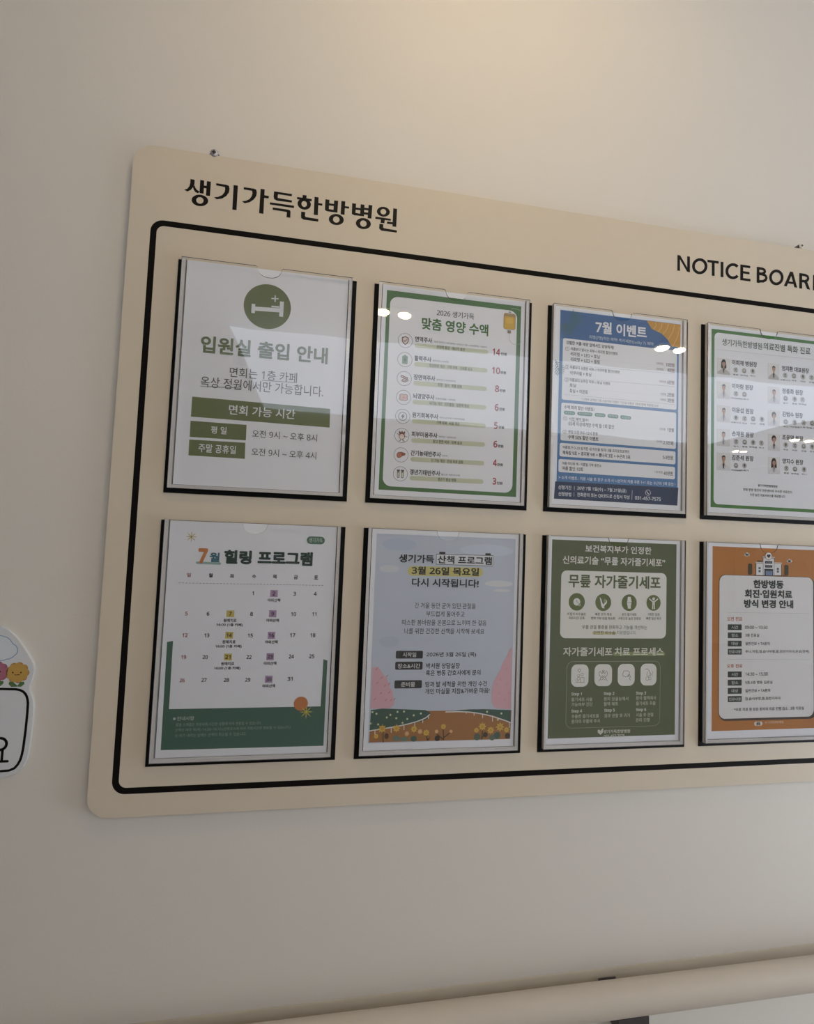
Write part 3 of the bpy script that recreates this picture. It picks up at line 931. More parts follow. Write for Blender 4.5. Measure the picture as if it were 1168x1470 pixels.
   (4,'#3a3c3f','T','척추',156.9,77.1,167.0,79.7,0.015),
   (4,'#3a3c3f','T','비만',174.6,76.9,184.7,79.6,0.015),
   (4,'#3a3c3f','T','관절',191.5,76.8,201.7,79.5,0.015),
   (4,'#3a3c3f','T','침구',140.4,116.9,150.3,119.5,0.015),
   (4,'#3a3c3f','T','통증',158.1,116.6,168.2,119.2,0.015),
   (4,'#3a3c3f','T','면역암',171.0,116.2,186.2,118.9,0.015),
   (4,'#3a3c3f','T','추나',140.5,156.6,150.5,159.3,0.015),
   (4,'#3a3c3f','T','여성질환',153.0,156.0,173.1,158.7,0.015),
   (4,'#3a3c3f','T','소화기',173.1,155.1,188.3,157.8,0.015),
   (4,'#3a3c3f','T','교통사고',187.4,155.3,207.8,158.0,0.015),
   (4,'#3a3c3f','T','척추',140.5,195.5,150.4,198.1,0.015),
   (4,'#3a3c3f','T','비만',158.2,195.5,168.2,198.1,0.015),
   (4,'#3a3c3f','T','관절',175.4,195.5,185.5,198.1,0.015),
   (4,'#3a3c3f','T','침구',192.3,195.0,202.4,197.7,0.015),
   (4,'#3a3c3f','T','통증',141.5,234.8,151.4,237.4,0.015),
   (4,'#3a3c3f','T','면역암',155.8,234.9,170.8,237.6,0.015),
   (4,'#3a3c3f','T','추나',176.1,234.6,186.1,237.2,0.015),
  ], None, []),
  ('specialty_icon', [
   (3,'#bdbdbb','E',65.7,70.8,4.6,4.6),
  ], 'symbol', [
   (4,'#5d5f60','O',65.7,70.3,2.6,0.8),
   (4,'#5d5f60','L',0.8,(63.1,73.2),(68.3,73.2)),
  ]),
  ('specialty_icon', [
   (3,'#bdbdbb','E',82.0,70.0,4.6,4.6),
  ], 'symbol', [
   (4,'#5d5f60','E',82.0,69.4,2.0,2.6),
   (4,'#5d5f60','L',0.6,(82.0,72.0),(82.0,74.0)),
  ]),
  ('specialty_icon', [
   (3,'#bdbdbb','E',50.3,110.6,4.5,4.5),
  ], 'symbol', [
   (4,'#5d5f60','L',0.9,(48.3,108.2),(50.3,110.6),(52.3,113.2)),
   (4,'#5d5f60','E',51.3,108.6,1.1,1.1),
   (4,'#5d5f60','L',0.7,(50.3,110.6),(48.3,113.2)),
  ]),
  ('specialty_icon', [
   (3,'#bdbdbb','E',66.4,110.4,4.6,4.6),
  ], 'symbol', [
   (4,'#5d5f60','O',66.4,109.9,2.6,0.8),
   (4,'#5d5f60','L',0.8,(63.8,112.8),(69.0,112.8)),
  ]),
  ('specialty_icon', [
   (3,'#bdbdbb','E',50.5,150.6,4.5,4.5),
  ], 'symbol', [
   (4,'#5d5f60','E',50.5,150.0,2.0,2.6),
   (4,'#5d5f60','L',0.6,(50.5,152.6),(50.5,154.6)),
  ]),
  ('specialty_icon', [
   (3,'#bdbdbb','E',66.8,150.7,4.6,4.6),
  ], 'symbol', [
   (4,'#5d5f60','L',0.9,(64.8,148.3),(66.8,150.7),(68.8,153.3)),
   (4,'#5d5f60','E',67.8,148.7,1.1,1.1),
   (4,'#5d5f60','L',0.7,(66.8,150.7),(64.8,153.3)),
  ]),
  ('specialty_icon', [
   (3,'#bdbdbb','E',82.9,149.9,4.6,4.6),
  ], 'symbol', [
   (4,'#5d5f60','O',82.9,149.4,2.6,0.8),
   (4,'#5d5f60','L',0.8,(80.3,152.3),(85.5,152.3)),
  ]),
  ('specialty_icon', [
   (3,'#bdbdbb','E',99.7,149.3,4.6,4.6),
  ], 'symbol', [
   (4,'#5d5f60','E',99.7,148.7,2.0,2.6),
   (4,'#5d5f60','L',0.6,(99.7,151.3),(99.7,153.3)),
  ]),
  ('specialty_icon', [
   (3,'#bdbdbb','E',50.9,190.1,4.5,4.5),
  ], 'symbol', [
   (4,'#5d5f60','L',0.9,(48.9,187.7),(50.9,190.1),(52.9,192.7)),
   (4,'#5d5f60','E',51.9,188.1,1.1,1.1),
   (4,'#5d5f60','L',0.7,(50.9,190.1),(48.9,192.7)),
  ]),
  ('specialty_icon', [
   (3,'#bdbdbb','E',67.1,189.7,4.6,4.6),
  ], 'symbol', [
   (4,'#5d5f60','O',67.1,189.2,2.6,0.8),
   (4,'#5d5f60','L',0.8,(64.5,192.1),(69.7,192.1)),
  ]),
  ('specialty_icon', [
   (3,'#bdbdbb','E',83.0,189.2,4.6,4.6),
  ], 'symbol', [
   (4,'#5d5f60','E',83.0,188.6,2.0,2.6),
   (4,'#5d5f60','L',0.6,(83.0,191.2),(83.0,193.2)),
  ]),
  ('specialty_icon', [
   (3,'#bdbdbb','E',98.6,189.1,4.6,4.6),
  ], 'symbol', [
   (4,'#5d5f60','L',0.9,(96.6,186.7),(98.6,189.1),(100.6,191.7)),
   (4,'#5d5f60','E',99.6,187.1,1.1,1.1),
   (4,'#5d5f60','L',0.7,(98.6,189.1),(96.6,191.7)),
  ]),
  ('specialty_icon', [
   (3,'#bdbdbb','E',50.8,229.5,4.5,4.5),
  ], 'symbol', [
   (4,'#5d5f60','O',50.8,229.0,2.6,0.8),
   (4,'#5d5f60','L',0.8,(48.2,231.9),(53.4,231.9)),
  ]),
  ('specialty_icon', [
   (3,'#bdbdbb','E',66.7,228.7,4.5,4.5),
  ], 'symbol', [
   (4,'#5d5f60','E',66.7,228.1,2.0,2.6),
   (4,'#5d5f60','L',0.6,(66.7,230.7),(66.7,232.7)),
  ]),
  ('specialty_icon', [
   (3,'#bdbdbb','E',144.6,71.0,4.7,4.7),
  ], 'symbol', [
   (4,'#5d5f60','L',0.9,(142.6,68.6),(144.6,71.0),(146.6,73.6)),
   (4,'#5d5f60','E',145.6,69.0,1.1,1.1),
   (4,'#5d5f60','L',0.7,(144.6,71.0),(142.6,73.6)),
  ]),
  ('specialty_icon', [
   (3,'#bdbdbb','E',161.9,70.4,4.8,4.8),
  ], 'symbol', [
   (4,'#5d5f60','O',161.9,69.9,2.6,0.8),
   (4,'#5d5f60','L',0.8,(159.3,72.8),(164.5,72.8)),
  ]),
  ('specialty_icon', [
   (3,'#bdbdbb','E',179.7,70.2,4.8,4.8),
  ], 'symbol', [
   (4,'#5d5f60','E',179.7,69.6,2.0,2.6),
   (4,'#5d5f60','L',0.6,(179.7,72.2),(179.7,74.2)),
  ]),
  ('specialty_icon', [
   (3,'#bdbdbb','E',196.7,70.0,4.8,4.8),
  ], 'symbol', [
   (4,'#5d5f60','L',0.9,(194.7,67.6),(196.7,70.0),(198.7,72.6)),
   (4,'#5d5f60','E',197.7,68.0,1.1,1.1),
   (4,'#5d5f60','L',0.7,(196.7,70.0),(194.7,72.6)),
  ]),
  ('specialty_icon', [
   (3,'#bdbdbb','E',145.4,110.2,4.7,4.7),
  ], 'symbol', [
   (4,'#5d5f60','O',145.4,109.7,2.6,0.8),
   (4,'#5d5f60','L',0.8,(142.8,112.6),(148.0,112.6)),
  ]),
  ('specialty_icon', [
   (3,'#bdbdbb','E',163.2,109.9,4.8,4.8),
  ], 'symbol', [
   (4,'#5d5f60','E',163.2,109.3,2.0,2.6),
   (4,'#5d5f60','L',0.6,(163.2,111.9),(163.2,113.9)),
  ]),
  ('specialty_icon', [
   (3,'#bdbdbb','E',178.6,109.5,4.8,4.8),
  ], 'symbol', [
   (4,'#5d5f60','L',0.9,(176.6,107.1),(178.6,109.5),(180.6,112.1)),
   (4,'#5d5f60','E',179.6,107.5,1.1,1.1),
   (4,'#5d5f60','L',0.7,(178.6,109.5),(176.6,112.1)),
  ]),
  ('specialty_icon', [
   (3,'#bdbdbb','E',145.5,150.0,4.7,4.7),
  ], 'symbol', [
   (4,'#5d5f60','O',145.5,149.5,2.6,0.8),
   (4,'#5d5f60','L',0.8,(142.9,152.4),(148.1,152.4)),
  ]),
  ('specialty_icon', [
   (3,'#bdbdbb','E',163.1,149.4,4.7,4.7),
  ], 'symbol', [
   (4,'#5d5f60','E',163.1,148.8,2.0,2.6),
   (4,'#5d5f60','L',0.6,(163.1,151.4),(163.1,153.4)),
  ]),
  ('specialty_icon', [
   (3,'#bdbdbb','E',180.7,148.5,4.8,4.8),
  ], 'symbol', [
   (4,'#5d5f60','L',0.9,(178.7,146.1),(180.7,148.5),(182.7,151.1)),
   (4,'#5d5f60','E',181.7,146.5,1.1,1.1),
   (4,'#5d5f60','L',0.7,(180.7,148.5),(178.7,151.1)),
  ]),
  ('specialty_icon', [
   (3,'#bdbdbb','E',197.6,148.6,4.8,4.8),
  ], 'symbol', [
   (4,'#5d5f60','O',197.6,148.1,2.6,0.8),
   (4,'#5d5f60','L',0.8,(195.0,151.0),(200.2,151.0)),
  ]),
  ('specialty_icon', [
   (3,'#bdbdbb','E',145.4,188.9,4.7,4.7),
  ], 'symbol', [
   (4,'#5d5f60','E',145.4,188.3,2.0,2.6),
   (4,'#5d5f60','L',0.6,(145.4,190.9),(145.4,192.9)),
  ]),
  ('specialty_icon', [
   (3,'#bdbdbb','E',163.2,188.8,4.7,4.7),
  ], 'symbol', [
   (4,'#5d5f60','L',0.9,(161.2,186.4),(163.2,188.8),(165.2,191.4)),
   (4,'#5d5f60','E',164.2,186.8,1.1,1.1),
   (4,'#5d5f60','L',0.7,(163.2,188.8),(161.2,191.4)),
  ]),
  ('specialty_icon', [
   (3,'#bdbdbb','E',180.5,188.8,4.8,4.8),
  ], 'symbol', [
   (4,'#5d5f60','O',180.5,188.3,2.6,0.8),
   (4,'#5d5f60','L',0.8,(177.9,191.2),(183.1,191.2)),
  ]),
  ('specialty_icon', [
   (3,'#bdbdbb','E',197.4,188.4,4.8,4.8),
  ], 'symbol', [
   (4,'#5d5f60','E',197.4,187.8,2.0,2.6),
   (4,'#5d5f60','L',0.6,(197.4,190.4),(197.4,192.4)),
  ]),
  ('specialty_icon', [
   (3,'#bdbdbb','E',146.4,228.2,4.7,4.7),
  ], 'symbol', [
   (4,'#5d5f60','L',0.9,(144.4,225.8),(146.4,228.2),(148.4,230.8)),
   (4,'#5d5f60','E',147.4,226.2,1.1,1.1),
   (4,'#5d5f60','L',0.7,(146.4,228.2),(144.4,230.8)),
  ]),
  ('specialty_icon', [
   (3,'#bdbdbb','E',163.3,228.4,4.7,4.7),
  ], 'symbol', [
   (4,'#5d5f60','O',163.3,227.9,2.6,0.8),
   (4,'#5d5f60','L',0.8,(160.7,230.8),(165.9,230.8)),
  ]),
  ('specialty_icon', [
   (3,'#bdbdbb','E',181.2,228.0,4.8,4.8),
  ], 'symbol', [
   (4,'#5d5f60','E',181.2,227.4,2.0,2.6),
   (4,'#5d5f60','L',0.6,(181.2,230.0),(181.2,232.0)),
  ]),
  ('footer_lettering', [
   (4,'#3a3c3f','T','생기가득한방병원은',91.7,257.4,129.6,261.7,0.025),
   (4,'#5a625a','T','양방·한방 협진의 전문센터와 우수한 의료진이',64.2,265.2,157.1,269.9,0.015),
   (4,'#4e544f','T','수준 높은 의료서비스를 제공합니다',77.0,273.2,144.1,277.9,0.017),
  ], None, []),
 ],
 5: [
  ('printed_frame', [
   (1,'#426659','P',(5.7,159.6),(12.9,158.1),(13.3,246.0),(207.8,246.2),(208.5,182.5),(214.1,184.3),(214.1,299.1),(6.4,298.1)),
  ], None, []),
  ('star_ornament', [
   (3,'#b9a54e','S',27.7,21.0,7.7,0.9,8.0),
  ], None, []),
  ('sun_ornament', [
   (3,'#c07a4a','E',181.1,242.0,9.4,9.4),
  ], None, []),
  ('star_ornament', [
   (5,'#cdbb52','S',188.8,253.2,9.4,1.2,8.0),
  ], None, []),
  ('badge', [
   (2,'#567a68','L',10.6,(183.3,19.7),(197.5,19.7)),
  ], 'badge_lettering', [
   (3,'#c8d4ca','T','생기가득',181.3,16.6,199.5,22.7,0),
  ]),
  ('title_lettering', [
   (2,'#93b0ac','L',3.2,(36.7,55.1),(65.6,55.5)),
   (4,'#c9824f','T','7',37.5,35.6,49.7,55.8,0.06),
   (4,'#3b7080','T','월',52.1,40.9,65.1,53.7,0.035),
   (4,'#263f3b','T','힐링',70.5,36.6,106.4,55.5,0.05),
   (4,'#263f3b','T','프로그램',114.1,36.2,187.4,55.4,0.05),
  ], None, []),
  ('weekday_lettering', [
   (4,'#9a5a5c','T','일',24.9,68.8,30.0,74.2,0.025),
  ], None, []),
  ('weekday_lettering', [
   (4,'#202226','T','월',52.4,68.6,57.5,74.0,0.025),
  ], None, []),
  ('weekday_lettering', [
   (4,'#202226','T','화',79.7,68.9,85.0,74.4,0.025),
  ], None, []),
  ('weekday_lettering', [
   (4,'#202226','T','수',108.0,68.7,113.3,74.2,0.025),
  ], None, []),
  ('weekday_lettering', [
   (4,'#202226','T','목',135.4,68.5,140.8,74.0,0.025),
  ], None, []),
  ('weekday_lettering', [
   (4,'#202226','T','금',163.2,68.3,168.6,73.9,0.025),
  ], None, []),
  ('weekday_lettering', [
   (4,'#202226','T','토',190.6,68.1,196.1,73.7,0.025),
  ], None, []),
  ('divider_line', [
   (3,'#5a5d62','D',0.5,(15.2,82.3),(205.5,81.6),44.0),
  ], None, []),
  ('date_number', [
   (4,'#202226','T','1',109.7,91.5,111.6,96.7,0.025),
  ], None, []),
  ('date_number', [
   (4,'#202226','T','2',136.2,91.4,139.9,96.7,0.025),
  ], None, []),
  ('day_marker', [
   (2,'#ab90b3','R',133.2,89.4,142.9,98.7,0.0),
  ], None, []),
  ('event_lettering', [
   (4,'#202226','T','야외산책',130.0,100.7,146.8,105.4,0.025),
  ], None, []),
  ('date_number', [
   (4,'#202226','T','3',163.7,91.2,167.4,96.5,0.025),
  ], None, []),
  ('date_number', [
   (4,'#202226','T','4',191.3,90.6,195.1,96.0,0.025),
  ], None, []),
  ('date_number', [
   (4,'#a0565c','T','5',25.7,119.8,29.2,124.9,0.025),
  ], None, []),
  ('date_number', [
   (4,'#202226','T','6',52.8,119.7,56.3,124.8,0.025),
  ], None, []),
  ('date_number', [
   (4,'#202226','T','7',81.0,119.4,84.6,124.5,0.025),
  ], None, []),
  ('day_marker', [
   (2,'#c6b565','R',77.8,117.6,87.8,126.3,0.0),
  ], None, []),
  ('event_lettering', [
   (4,'#202226','T','원예치료',74.6,128.5,91.3,133.1,0.025),
   (4,'#202226','T','16:00 (1층 카페)',66.0,134.6,99.5,139.2,0.025),
  ], None, []),
  ('date_number', [
   (4,'#202226','T','8',108.4,119.3,112.0,124.5,0.025),
  ], None, []),
  ('date_number', [
   (4,'#202226','T','9',135.9,118.7,139.6,123.9,0.025),
  ], None, []),
  ('day_marker', [
   (2,'#ab90b3','R',132.9,116.6,142.6,126.0,0.0),
  ], None, []),
  ('event_lettering', [
   (4,'#202226','T','야외산책',129.7,127.9,146.5,132.6,0.025),
  ], None, []),
  ('date_number', [
   (4,'#202226','T','10',162.0,118.8,168.9,124.1,0.025),
  ], None, []),
  ('date_number', [
   (4,'#202226','T','11',190.5,118.5,196.1,123.8,0.025),
  ], None, []),
  ('date_number', [
   (4,'#a0565c','T','12',24.1,148.1,30.5,153.2,0.025),
  ], None, []),
  ('date_number', [
   (4,'#202226','T','13',51.4,148.2,57.9,153.3,0.025),
  ], None, []),
  ('date_number', [
   (4,'#202226','T','14',79.7,147.8,86.3,152.9,0.025),
  ], None, []),
  ('day_marker', [
   (2,'#c6b565','R',78.0,146.0,87.9,154.8,0.0),
  ], None, []),
  ('event_lettering', [
   (4,'#202226','T','원예치료',74.7,156.9,91.5,161.5,0.025),
   (4,'#202226','T','16:00 (1층 카페)',66.2,163.0,99.7,167.6,0.025),
  ], None, []),
  ('date_number', [
   (4,'#202226','T','15',106.8,148.2,113.5,153.3,0.025),
  ], None, []),
  ('date_number', [
   (4,'#202226','T','16',134.2,147.8,141.0,153.0,0.025),
  ], None, []),
  ('day_marker', [
   (2,'#ab90b3','R',132.7,145.7,142.4,155.1,0.0),
  ], None, []),
  ('event_lettering', [
   (4,'#202226','T','야외산책',129.6,156.9,146.3,161.6,0.025),
  ], None, []),
  ('date_number', [
   (4,'#202226','T','17',162.2,147.4,169.1,152.6,0.025),
  ], None, []),
  ('date_number', [
   (4,'#202226','T','18',189.2,147.2,196.2,152.5,0.025),
  ], None, []),
  ('date_number', [
   (4,'#a0565c','T','19',24.2,176.5,30.6,181.5,0.025),
  ], None, []),
  ('date_number', [
   (4,'#202226','T','20',51.1,176.6,57.6,181.6,0.025),
  ], None, []),
  ('date_number', [
   (4,'#202226','T','21',79.6,176.6,86.2,181.7,0.025),
  ], None, []),
  ('day_marker', [
   (2,'#c6b565','R',78.0,174.8,87.9,183.6,0.0),
  ], None, []),
  ('event_lettering', [
   (4,'#202226','T','원예치료',74.7,185.6,91.4,190.2,0.025),
   (4,'#202226','T','16:00 (1층 카페)',66.2,191.7,99.6,196.3,0.025),
  ], None, []),
  ('date_number', [
   (4,'#202226','T','22',106.6,176.7,113.3,181.8,0.025),
  ], None, []),
  ('date_number', [
   (4,'#202226','T','23',134.0,176.2,140.8,181.4,0.025),
  ], None, []),
  ('day_marker', [
   (2,'#ab90b3','R',132.5,174.1,142.2,183.5,0.0),
  ], None, []),
  ('event_lettering', [
   (4,'#202226','T','야외산책',129.4,185.4,146.1,190.0,0.025),
  ], None, []),
  ('date_number', [
   (4,'#202226','T','24',162.0,176.0,168.8,181.3,0.025),
  ], None, []),
  ('date_number', [
   (4,'#202226','T','25',189.1,175.8,196.1,181.1,0.025),
  ], None, []),
  ('date_number', [
   (4,'#a0565c','T','26',24.2,206.7,30.6,211.7,0.025),
  ], None, []),
  ('date_number', [
   (4,'#202226','T','27',51.3,206.5,57.8,211.5,0.025),
  ], None, []),
  ('date_number', [
   (4,'#202226','T','28',79.4,206.7,86.0,211.8,0.025),
  ], None, []),
  ('date_number', [
   (4,'#202226','T','29',106.6,206.7,113.3,211.9,0.025),
  ], None, []),
  ('date_number', [
   (4,'#202226','T','30',133.9,206.3,140.6,211.4,0.025),
  ], None, []),
  ('day_marker', [
   (2,'#ab90b3','R',132.4,204.1,142.1,213.6,0.0),
  ], None, []),
  ('event_lettering', [
   (4,'#202226','T','야외산책',129.3,215.4,145.9,220.0,0.025),
  ], None, []),
  ('date_number', [
   (4,'#202226','T','31',161.8,206.0,168.6,211.2,0.025),
  ], None, []),
  ('footer_lettering', [
   (4,'#b4c4ba','R',19.1,257.0,22.3,259.9,0.0),
   (4,'#b4c4ba','T','안내사항',24.0,255.5,45.2,260.9,0.013),
   (4,'#92a89c','T','월중 스케줄은 변동되며,시간은 상황에 따라 변동될 수 있습니다.',22.8,264.1,130.7,268.6,0),
   (4,'#92a89c','T','산책은 매주 목(목) 14:30~16:10 (산책코스에 따라 귀원시간은 변동될 수 있습니다.)',22.4,271.0,169.2,275.6,0),
   (4,'#92a89c','T','눈·비가 내리는 날에는 산책이 취소될 수 있습니다.',22.8,277.8,111.9,282.4,0),
  ], None, []),
 ],
 6: [
  ('landscape_illustration', [
   (1,'#bfc8d6','R',6.4,7.0,213.8,298.1,0.0),
   (2,'#c6d0df','E',169.9,25.4,40.4,9.0),
   (2,'#cdd2d9','E',26.5,56.1,14.2,5.0),
   (2,'#d3d6da','E',189.3,73.7,21.7,4.5),
   (2,'#d3d6da','E',194.8,83.6,13.2,2.0),
   (2,'#b8c2d1','E',30.7,158.5,14.6,8.0),
   (2,'#b6c2d4','E',39.7,21.3,24.8,9.0),
   (2,'#a3703f','P',(9.3,254.4),(214.5,256.7),(213.3,297.9),(7.8,296.6)),
   (3,'#3d5a50','P',(8.7,252.5),(24.9,250.7),(49.1,252.1),(85.9,254.1),(92.2,257.0),(94.0,260.2),(90.0,266.0),(81.5,269.6),(59.7,274.3),(30.8,277.7),(8.1,280.9)),
   (3,'#3d5a50','P',(117.1,256.9),(133.3,255.3),(148.5,254.4),(174.1,254.6),(213.1,256.6),(213.6,273.8),(187.3,263.9),(164.0,259.5),(148.6,257.7)),
  ], None, []),
  ('blossom_tree', [
   (3,'#d6acb7','P',(7.9,194.4),(15.7,192.8),(19.0,196.4),(22.9,202.3),(25.9,205.9),(29.1,208.3),(30.6,213.5),(33.9,217.7),(33.3,222.0),(37.9,227.2),(39.2,234.3),(41.4,241.4),(39.9,246.6),(35.7,250.2),(8.4,250.9)),
   (4,'#b57488','L',0.9,(13.1,197.5),(15.1,195.4)),
   (4,'#b57488','L',0.9,(20.8,209.4),(22.8,207.3)),
   (4,'#b57488','L',0.9,(15.1,216.3),(17.1,214.3)),
   (4,'#b57488','L',0.9,(26.0,220.0),(28.1,217.9)),
   (4,'#b57488','L',0.9,(32.4,229.5),(34.5,227.4)),
   (4,'#b57488','L',0.9,(20.5,230.5),(22.5,228.4)),
   (4,'#b57488','L',0.9,(12.4,238.6),(14.5,236.5)),
   (4,'#b57488','L',0.9,(28.1,240.0),(30.1,237.9)),
   (4,'#b57488','L',0.9,(35.3,240.1),(37.4,238.0)),
   (4,'#b57488','L',0.9,(40.1,239.0),(42.2,236.9)),
   (4,'#b57488','L',0.9,(28.4,207.1),(30.5,205.0)),
   (4,'#b57488','L',0.9,(32.0,217.7),(34.0,215.6)),
  ], None, []),
  ('blossom_tree', [
   (3,'#d6acb7','P',(212.3,165.0),(208.0,170.5),(204.3,180.4),(198.1,190.2),(196.4,196.3),(193.2,202.5),(189.5,208.6),(185.8,214.6),(184.0,224.4),(183.3,234.1),(183.6,243.9),(186.4,250.0),(190.9,253.8),(213.6,255.4)),
   (4,'#c08a98','O',204.8,197.6,1.3,0.4),
   (4,'#c08a98','O',196.1,212.3,1.3,0.4),
   (4,'#c08a98','O',206.8,218.6,1.3,0.4),
   (4,'#c08a98','O',194.1,231.9,1.3,0.4),
   (4,'#c08a98','O',203.5,241.8,1.3,0.4),
   (4,'#c08a98','O',209.8,232.1,1.3,0.4),
   (4,'#c08a98','O',191.1,219.6,1.3,0.4),
  ], None, []),
  ('path_fence', [
   (5,'#dfe3e0','L',1.5,(7.1,280.8),(23.7,278.9),(38.0,276.8),(50.0,275.0),(62.1,272.7),(74.2,269.7),(81.4,267.2),(87.5,264.5),(92.3,260.4)),
   (5,'#dfe3e0','L',1.0,(15.4,280.1),(15.7,287.6)),
   (5,'#dfe3e0','L',1.0,(38.0,276.8),(38.3,283.8)),
   (5,'#dfe3e0','L',1.0,(56.0,273.9),(56.3,280.5)),
   (5,'#dfe3e0','L',1.0,(71.3,270.5),(71.5,276.2)),
   (5,'#dfe3e0','L',1.0,(82.6,266.6),(82.8,271.3)),
   (5,'#dfe3e0','L',1.0,(90.6,262.2),(90.8,265.6)),
  ], None, []),
  ('path_fence', [
   (5,'#dfe3e0','L',1.5,(115.8,257.3),(133.4,257.2),(148.6,258.0),(161.5,259.7),(174.4,262.2),(184.8,264.8),(195.2,268.2),(205.7,271.6),(213.1,274.5)),
   (5,'#dfe3e0','L',1.0,(146.1,257.9),(146.2,259.9)),
   (5,'#dfe3e0','L',1.0,(157.6,259.1),(157.7,263.0)),
   (5,'#dfe3e0','L',1.0,(170.5,261.6),(170.7,266.9)),
   (5,'#dfe3e0','L',1.0,(185.5,265.1),(185.8,271.9)),
   (5,'#dfe3e0','L',1.0,(211.6,274.0),(211.8,281.3)),
  ], None, []),
  ('hedge_blossom', [
   (5,'#c9d2a8','E',10.9,255.3,1.4,1.4),
   (5,'#c9d2a8','E',16.6,257.7,1.4,1.4),
   (5,'#c9d2a8','E',36.2,259.7,1.4,1.4),
   (5,'#c9d2a8','E',31.3,263.1,1.4,1.4),
   (5,'#c9d2a8','E',44.7,264.4,1.4,1.4),
   (5,'#c9d2a8','E',55.3,255.4,1.4,1.4),
   (5,'#c9d2a8','E',69.4,261.0,1.4,1.4),
   (5,'#c9d2a8','E',60.4,265.8,1.4,1.4),
   (5,'#c9d2a8','E',79.6,258.7,1.4,1.4),
   (5,'#c9d2a8','E',46.1,255.6,1.4,1.4),
   (5,'#c9d2a8','E',8.9,270.8,1.4,1.4),
   (5,'#c9d2a8','E',19.6,272.3,1.4,1.4),
   (5,'#c9d2a8','E',53.9,271.1,1.4,1.4),
   (5,'#c9d2a8','E',199.0,261.2,1.5,1.5),
   (5,'#c9d2a8','E',193.8,269.9,1.5,1.5),
   (5,'#c9d2a8','E',177.2,258.3,1.5,1.5),
  ], None, []),
  ('yellow_flower', [
   (8,'#d8b452','S',25.5,278.3,6.4,2.6,8.0),
   (9,'#c99d3a','E',25.5,278.3,2.3,2.3),
  ], None, []),
  ('yellow_flower', [
   (8,'#d8b452','S',45.4,278.2,5.7,2.6,8.0),
   (9,'#c99d3a','E',45.4,278.2,2.0,2.0),
  ], None, []),
  ('yellow_flower', [
   (8,'#d8b452','S',70.6,279.9,5.1,2.6,8.0),
   (9,'#c99d3a','E',70.6,279.9,1.8,1.8),
  ], None, []),
  ('yellow_flower', [
   (8,'#d8b452','S',88.3,285.3,5.0,2.6,8.0),
   (9,'#c99d3a','E',88.3,285.3,1.7,1.7),
  ], None, []),
  ('yellow_flower', [
   (8,'#d8b452','S',113.0,277.6,4.2,2.6,8.0),
   (9,'#c99d3a','E',113.0,277.6,1.5,1.5),
  ], None, []),
  ('yellow_flower', [
   (8,'#d8b452','S',170.7,278.9,6.5,2.6,8.0),
   (9,'#c99d3a','E',170.7,278.9,2.3,2.3),
  ], None, []),
  ('yellow_flower', [
   (8,'#d8b452','S',183.4,284.5,5.9,2.6,8.0),
   (9,'#c99d3a','E',183.4,284.5,2.0,2.0),
  ], None, []),
  ('yellow_flower', [
   (8,'#d8b452','S',197.4,280.2,7.0,2.6,8.0),
   (9,'#c99d3a','E',197.4,280.2,2.4,2.4),
  ], None, []),
  ('yellow_flower', [
   (8,'#d8b452','S',207.4,284.5,4.4,2.6,8.0),
   (9,'#c99d3a','E',207.4,284.5,1.5,1.5),
  ], None, []),
  ('yellow_flower', [
   (8,'#d8b452','S',17.3,288.2,3.6,2.6,8.0),
   (9,'#c99d3a','E',17.3,288.2,1.3,1.3),
  ], None, []),
  ('yellow_flower', [
   (8,'#d9a97e','S',60.6,285.9,3.9,2.6,8.0),
   (9,'#e0c070','E',60.6,285.9,1.4,1.4),
  ], None, []),
  ('yellow_flower', [
   (8,'#d9a97e','S',79.3,283.5,3.9,2.6,8.0),
   (9,'#e0c070','E',79.3,283.5,1.4,1.4),
  ], None, []),
  ('yellow_flower', [
   (8,'#d9a97e','S',103.2,284.1,3.1,2.6,8.0),
   (9,'#e0c070','E',103.2,284.1,1.1,1.1),
  ], None, []),
  ('yellow_flower', [
   (8,'#d9a97e','S',124.3,284.5,2.7,2.6,8.0),
   (9,'#e0c070','E',124.3,284.5,1.0,1.0),
  ], None, []),
  ('yellow_flower', [
   (8,'#d8b452','S',161.9,283.9,4.1,2.6,8.0),
   (9,'#c99d3a','E',161.9,283.9,1.4,1.4),
  ], None, []),
  ('flower_stems', [
   (7,'#3a2f28','L',1.3,(26.6,282.6),(27.6,296.3)),
   (7,'#3a2f28','L',1.3,(88.4,289.3),(90.8,296.3)),
   (7,'#3a2f28','L',1.3,(90.8,296.3),(93.3,292.4)),
   (7,'#3a2f28','L',1.3,(112.7,281.0),(113.8,296.0)),
   (7,'#3a2f28','L',1.3,(113.8,296.0),(103.9,287.7)),
   (7,'#3a2f28','L',1.3,(113.7,293.0),(123.1,286.3)),
   (7,'#3a2f28','L',1.3,(171.1,283.5),(170.3,297.1)),
   (7,'#3a2f28','L',1.3,(170.2,294.6),(176.5,289.8)),
   (6,'#4a3a2c','E',31.9,288.6,3.0,4.0),
   (6,'#6d7f72','E',45.6,292.0,5.1,4.0),
   (6,'#6d7f72','E',56.8,293.3,6.1,3.0),
   (6,'#46635a','E',70.7,293.3,4.5,4.0),
   (6,'#3a2f28','E',104.6,293.7,3.8,4.0),
   (6,'#5d6f60','E',163.3,293.4,4.7,5.0),
   (6,'#3a2f28','E',175.6,290.7,3.5,3.6),
   (6,'#5d6f60','E',185.9,295.1,4.3,4.0),
   (6,'#46635a','E',193.4,292.3,4.8,5.0),
   (6,'#4a3a2c','E',209.2,293.3,3.9,4.0),
  ], None, []),
  ('title_lettering', [
   (6,'#202226','T','생기가득',39.5,34.8,90.6,46.7,0.03),
   (6,'#202226','T','산책 프로그램',95.8,34.8,177.6,46.5,0.03),
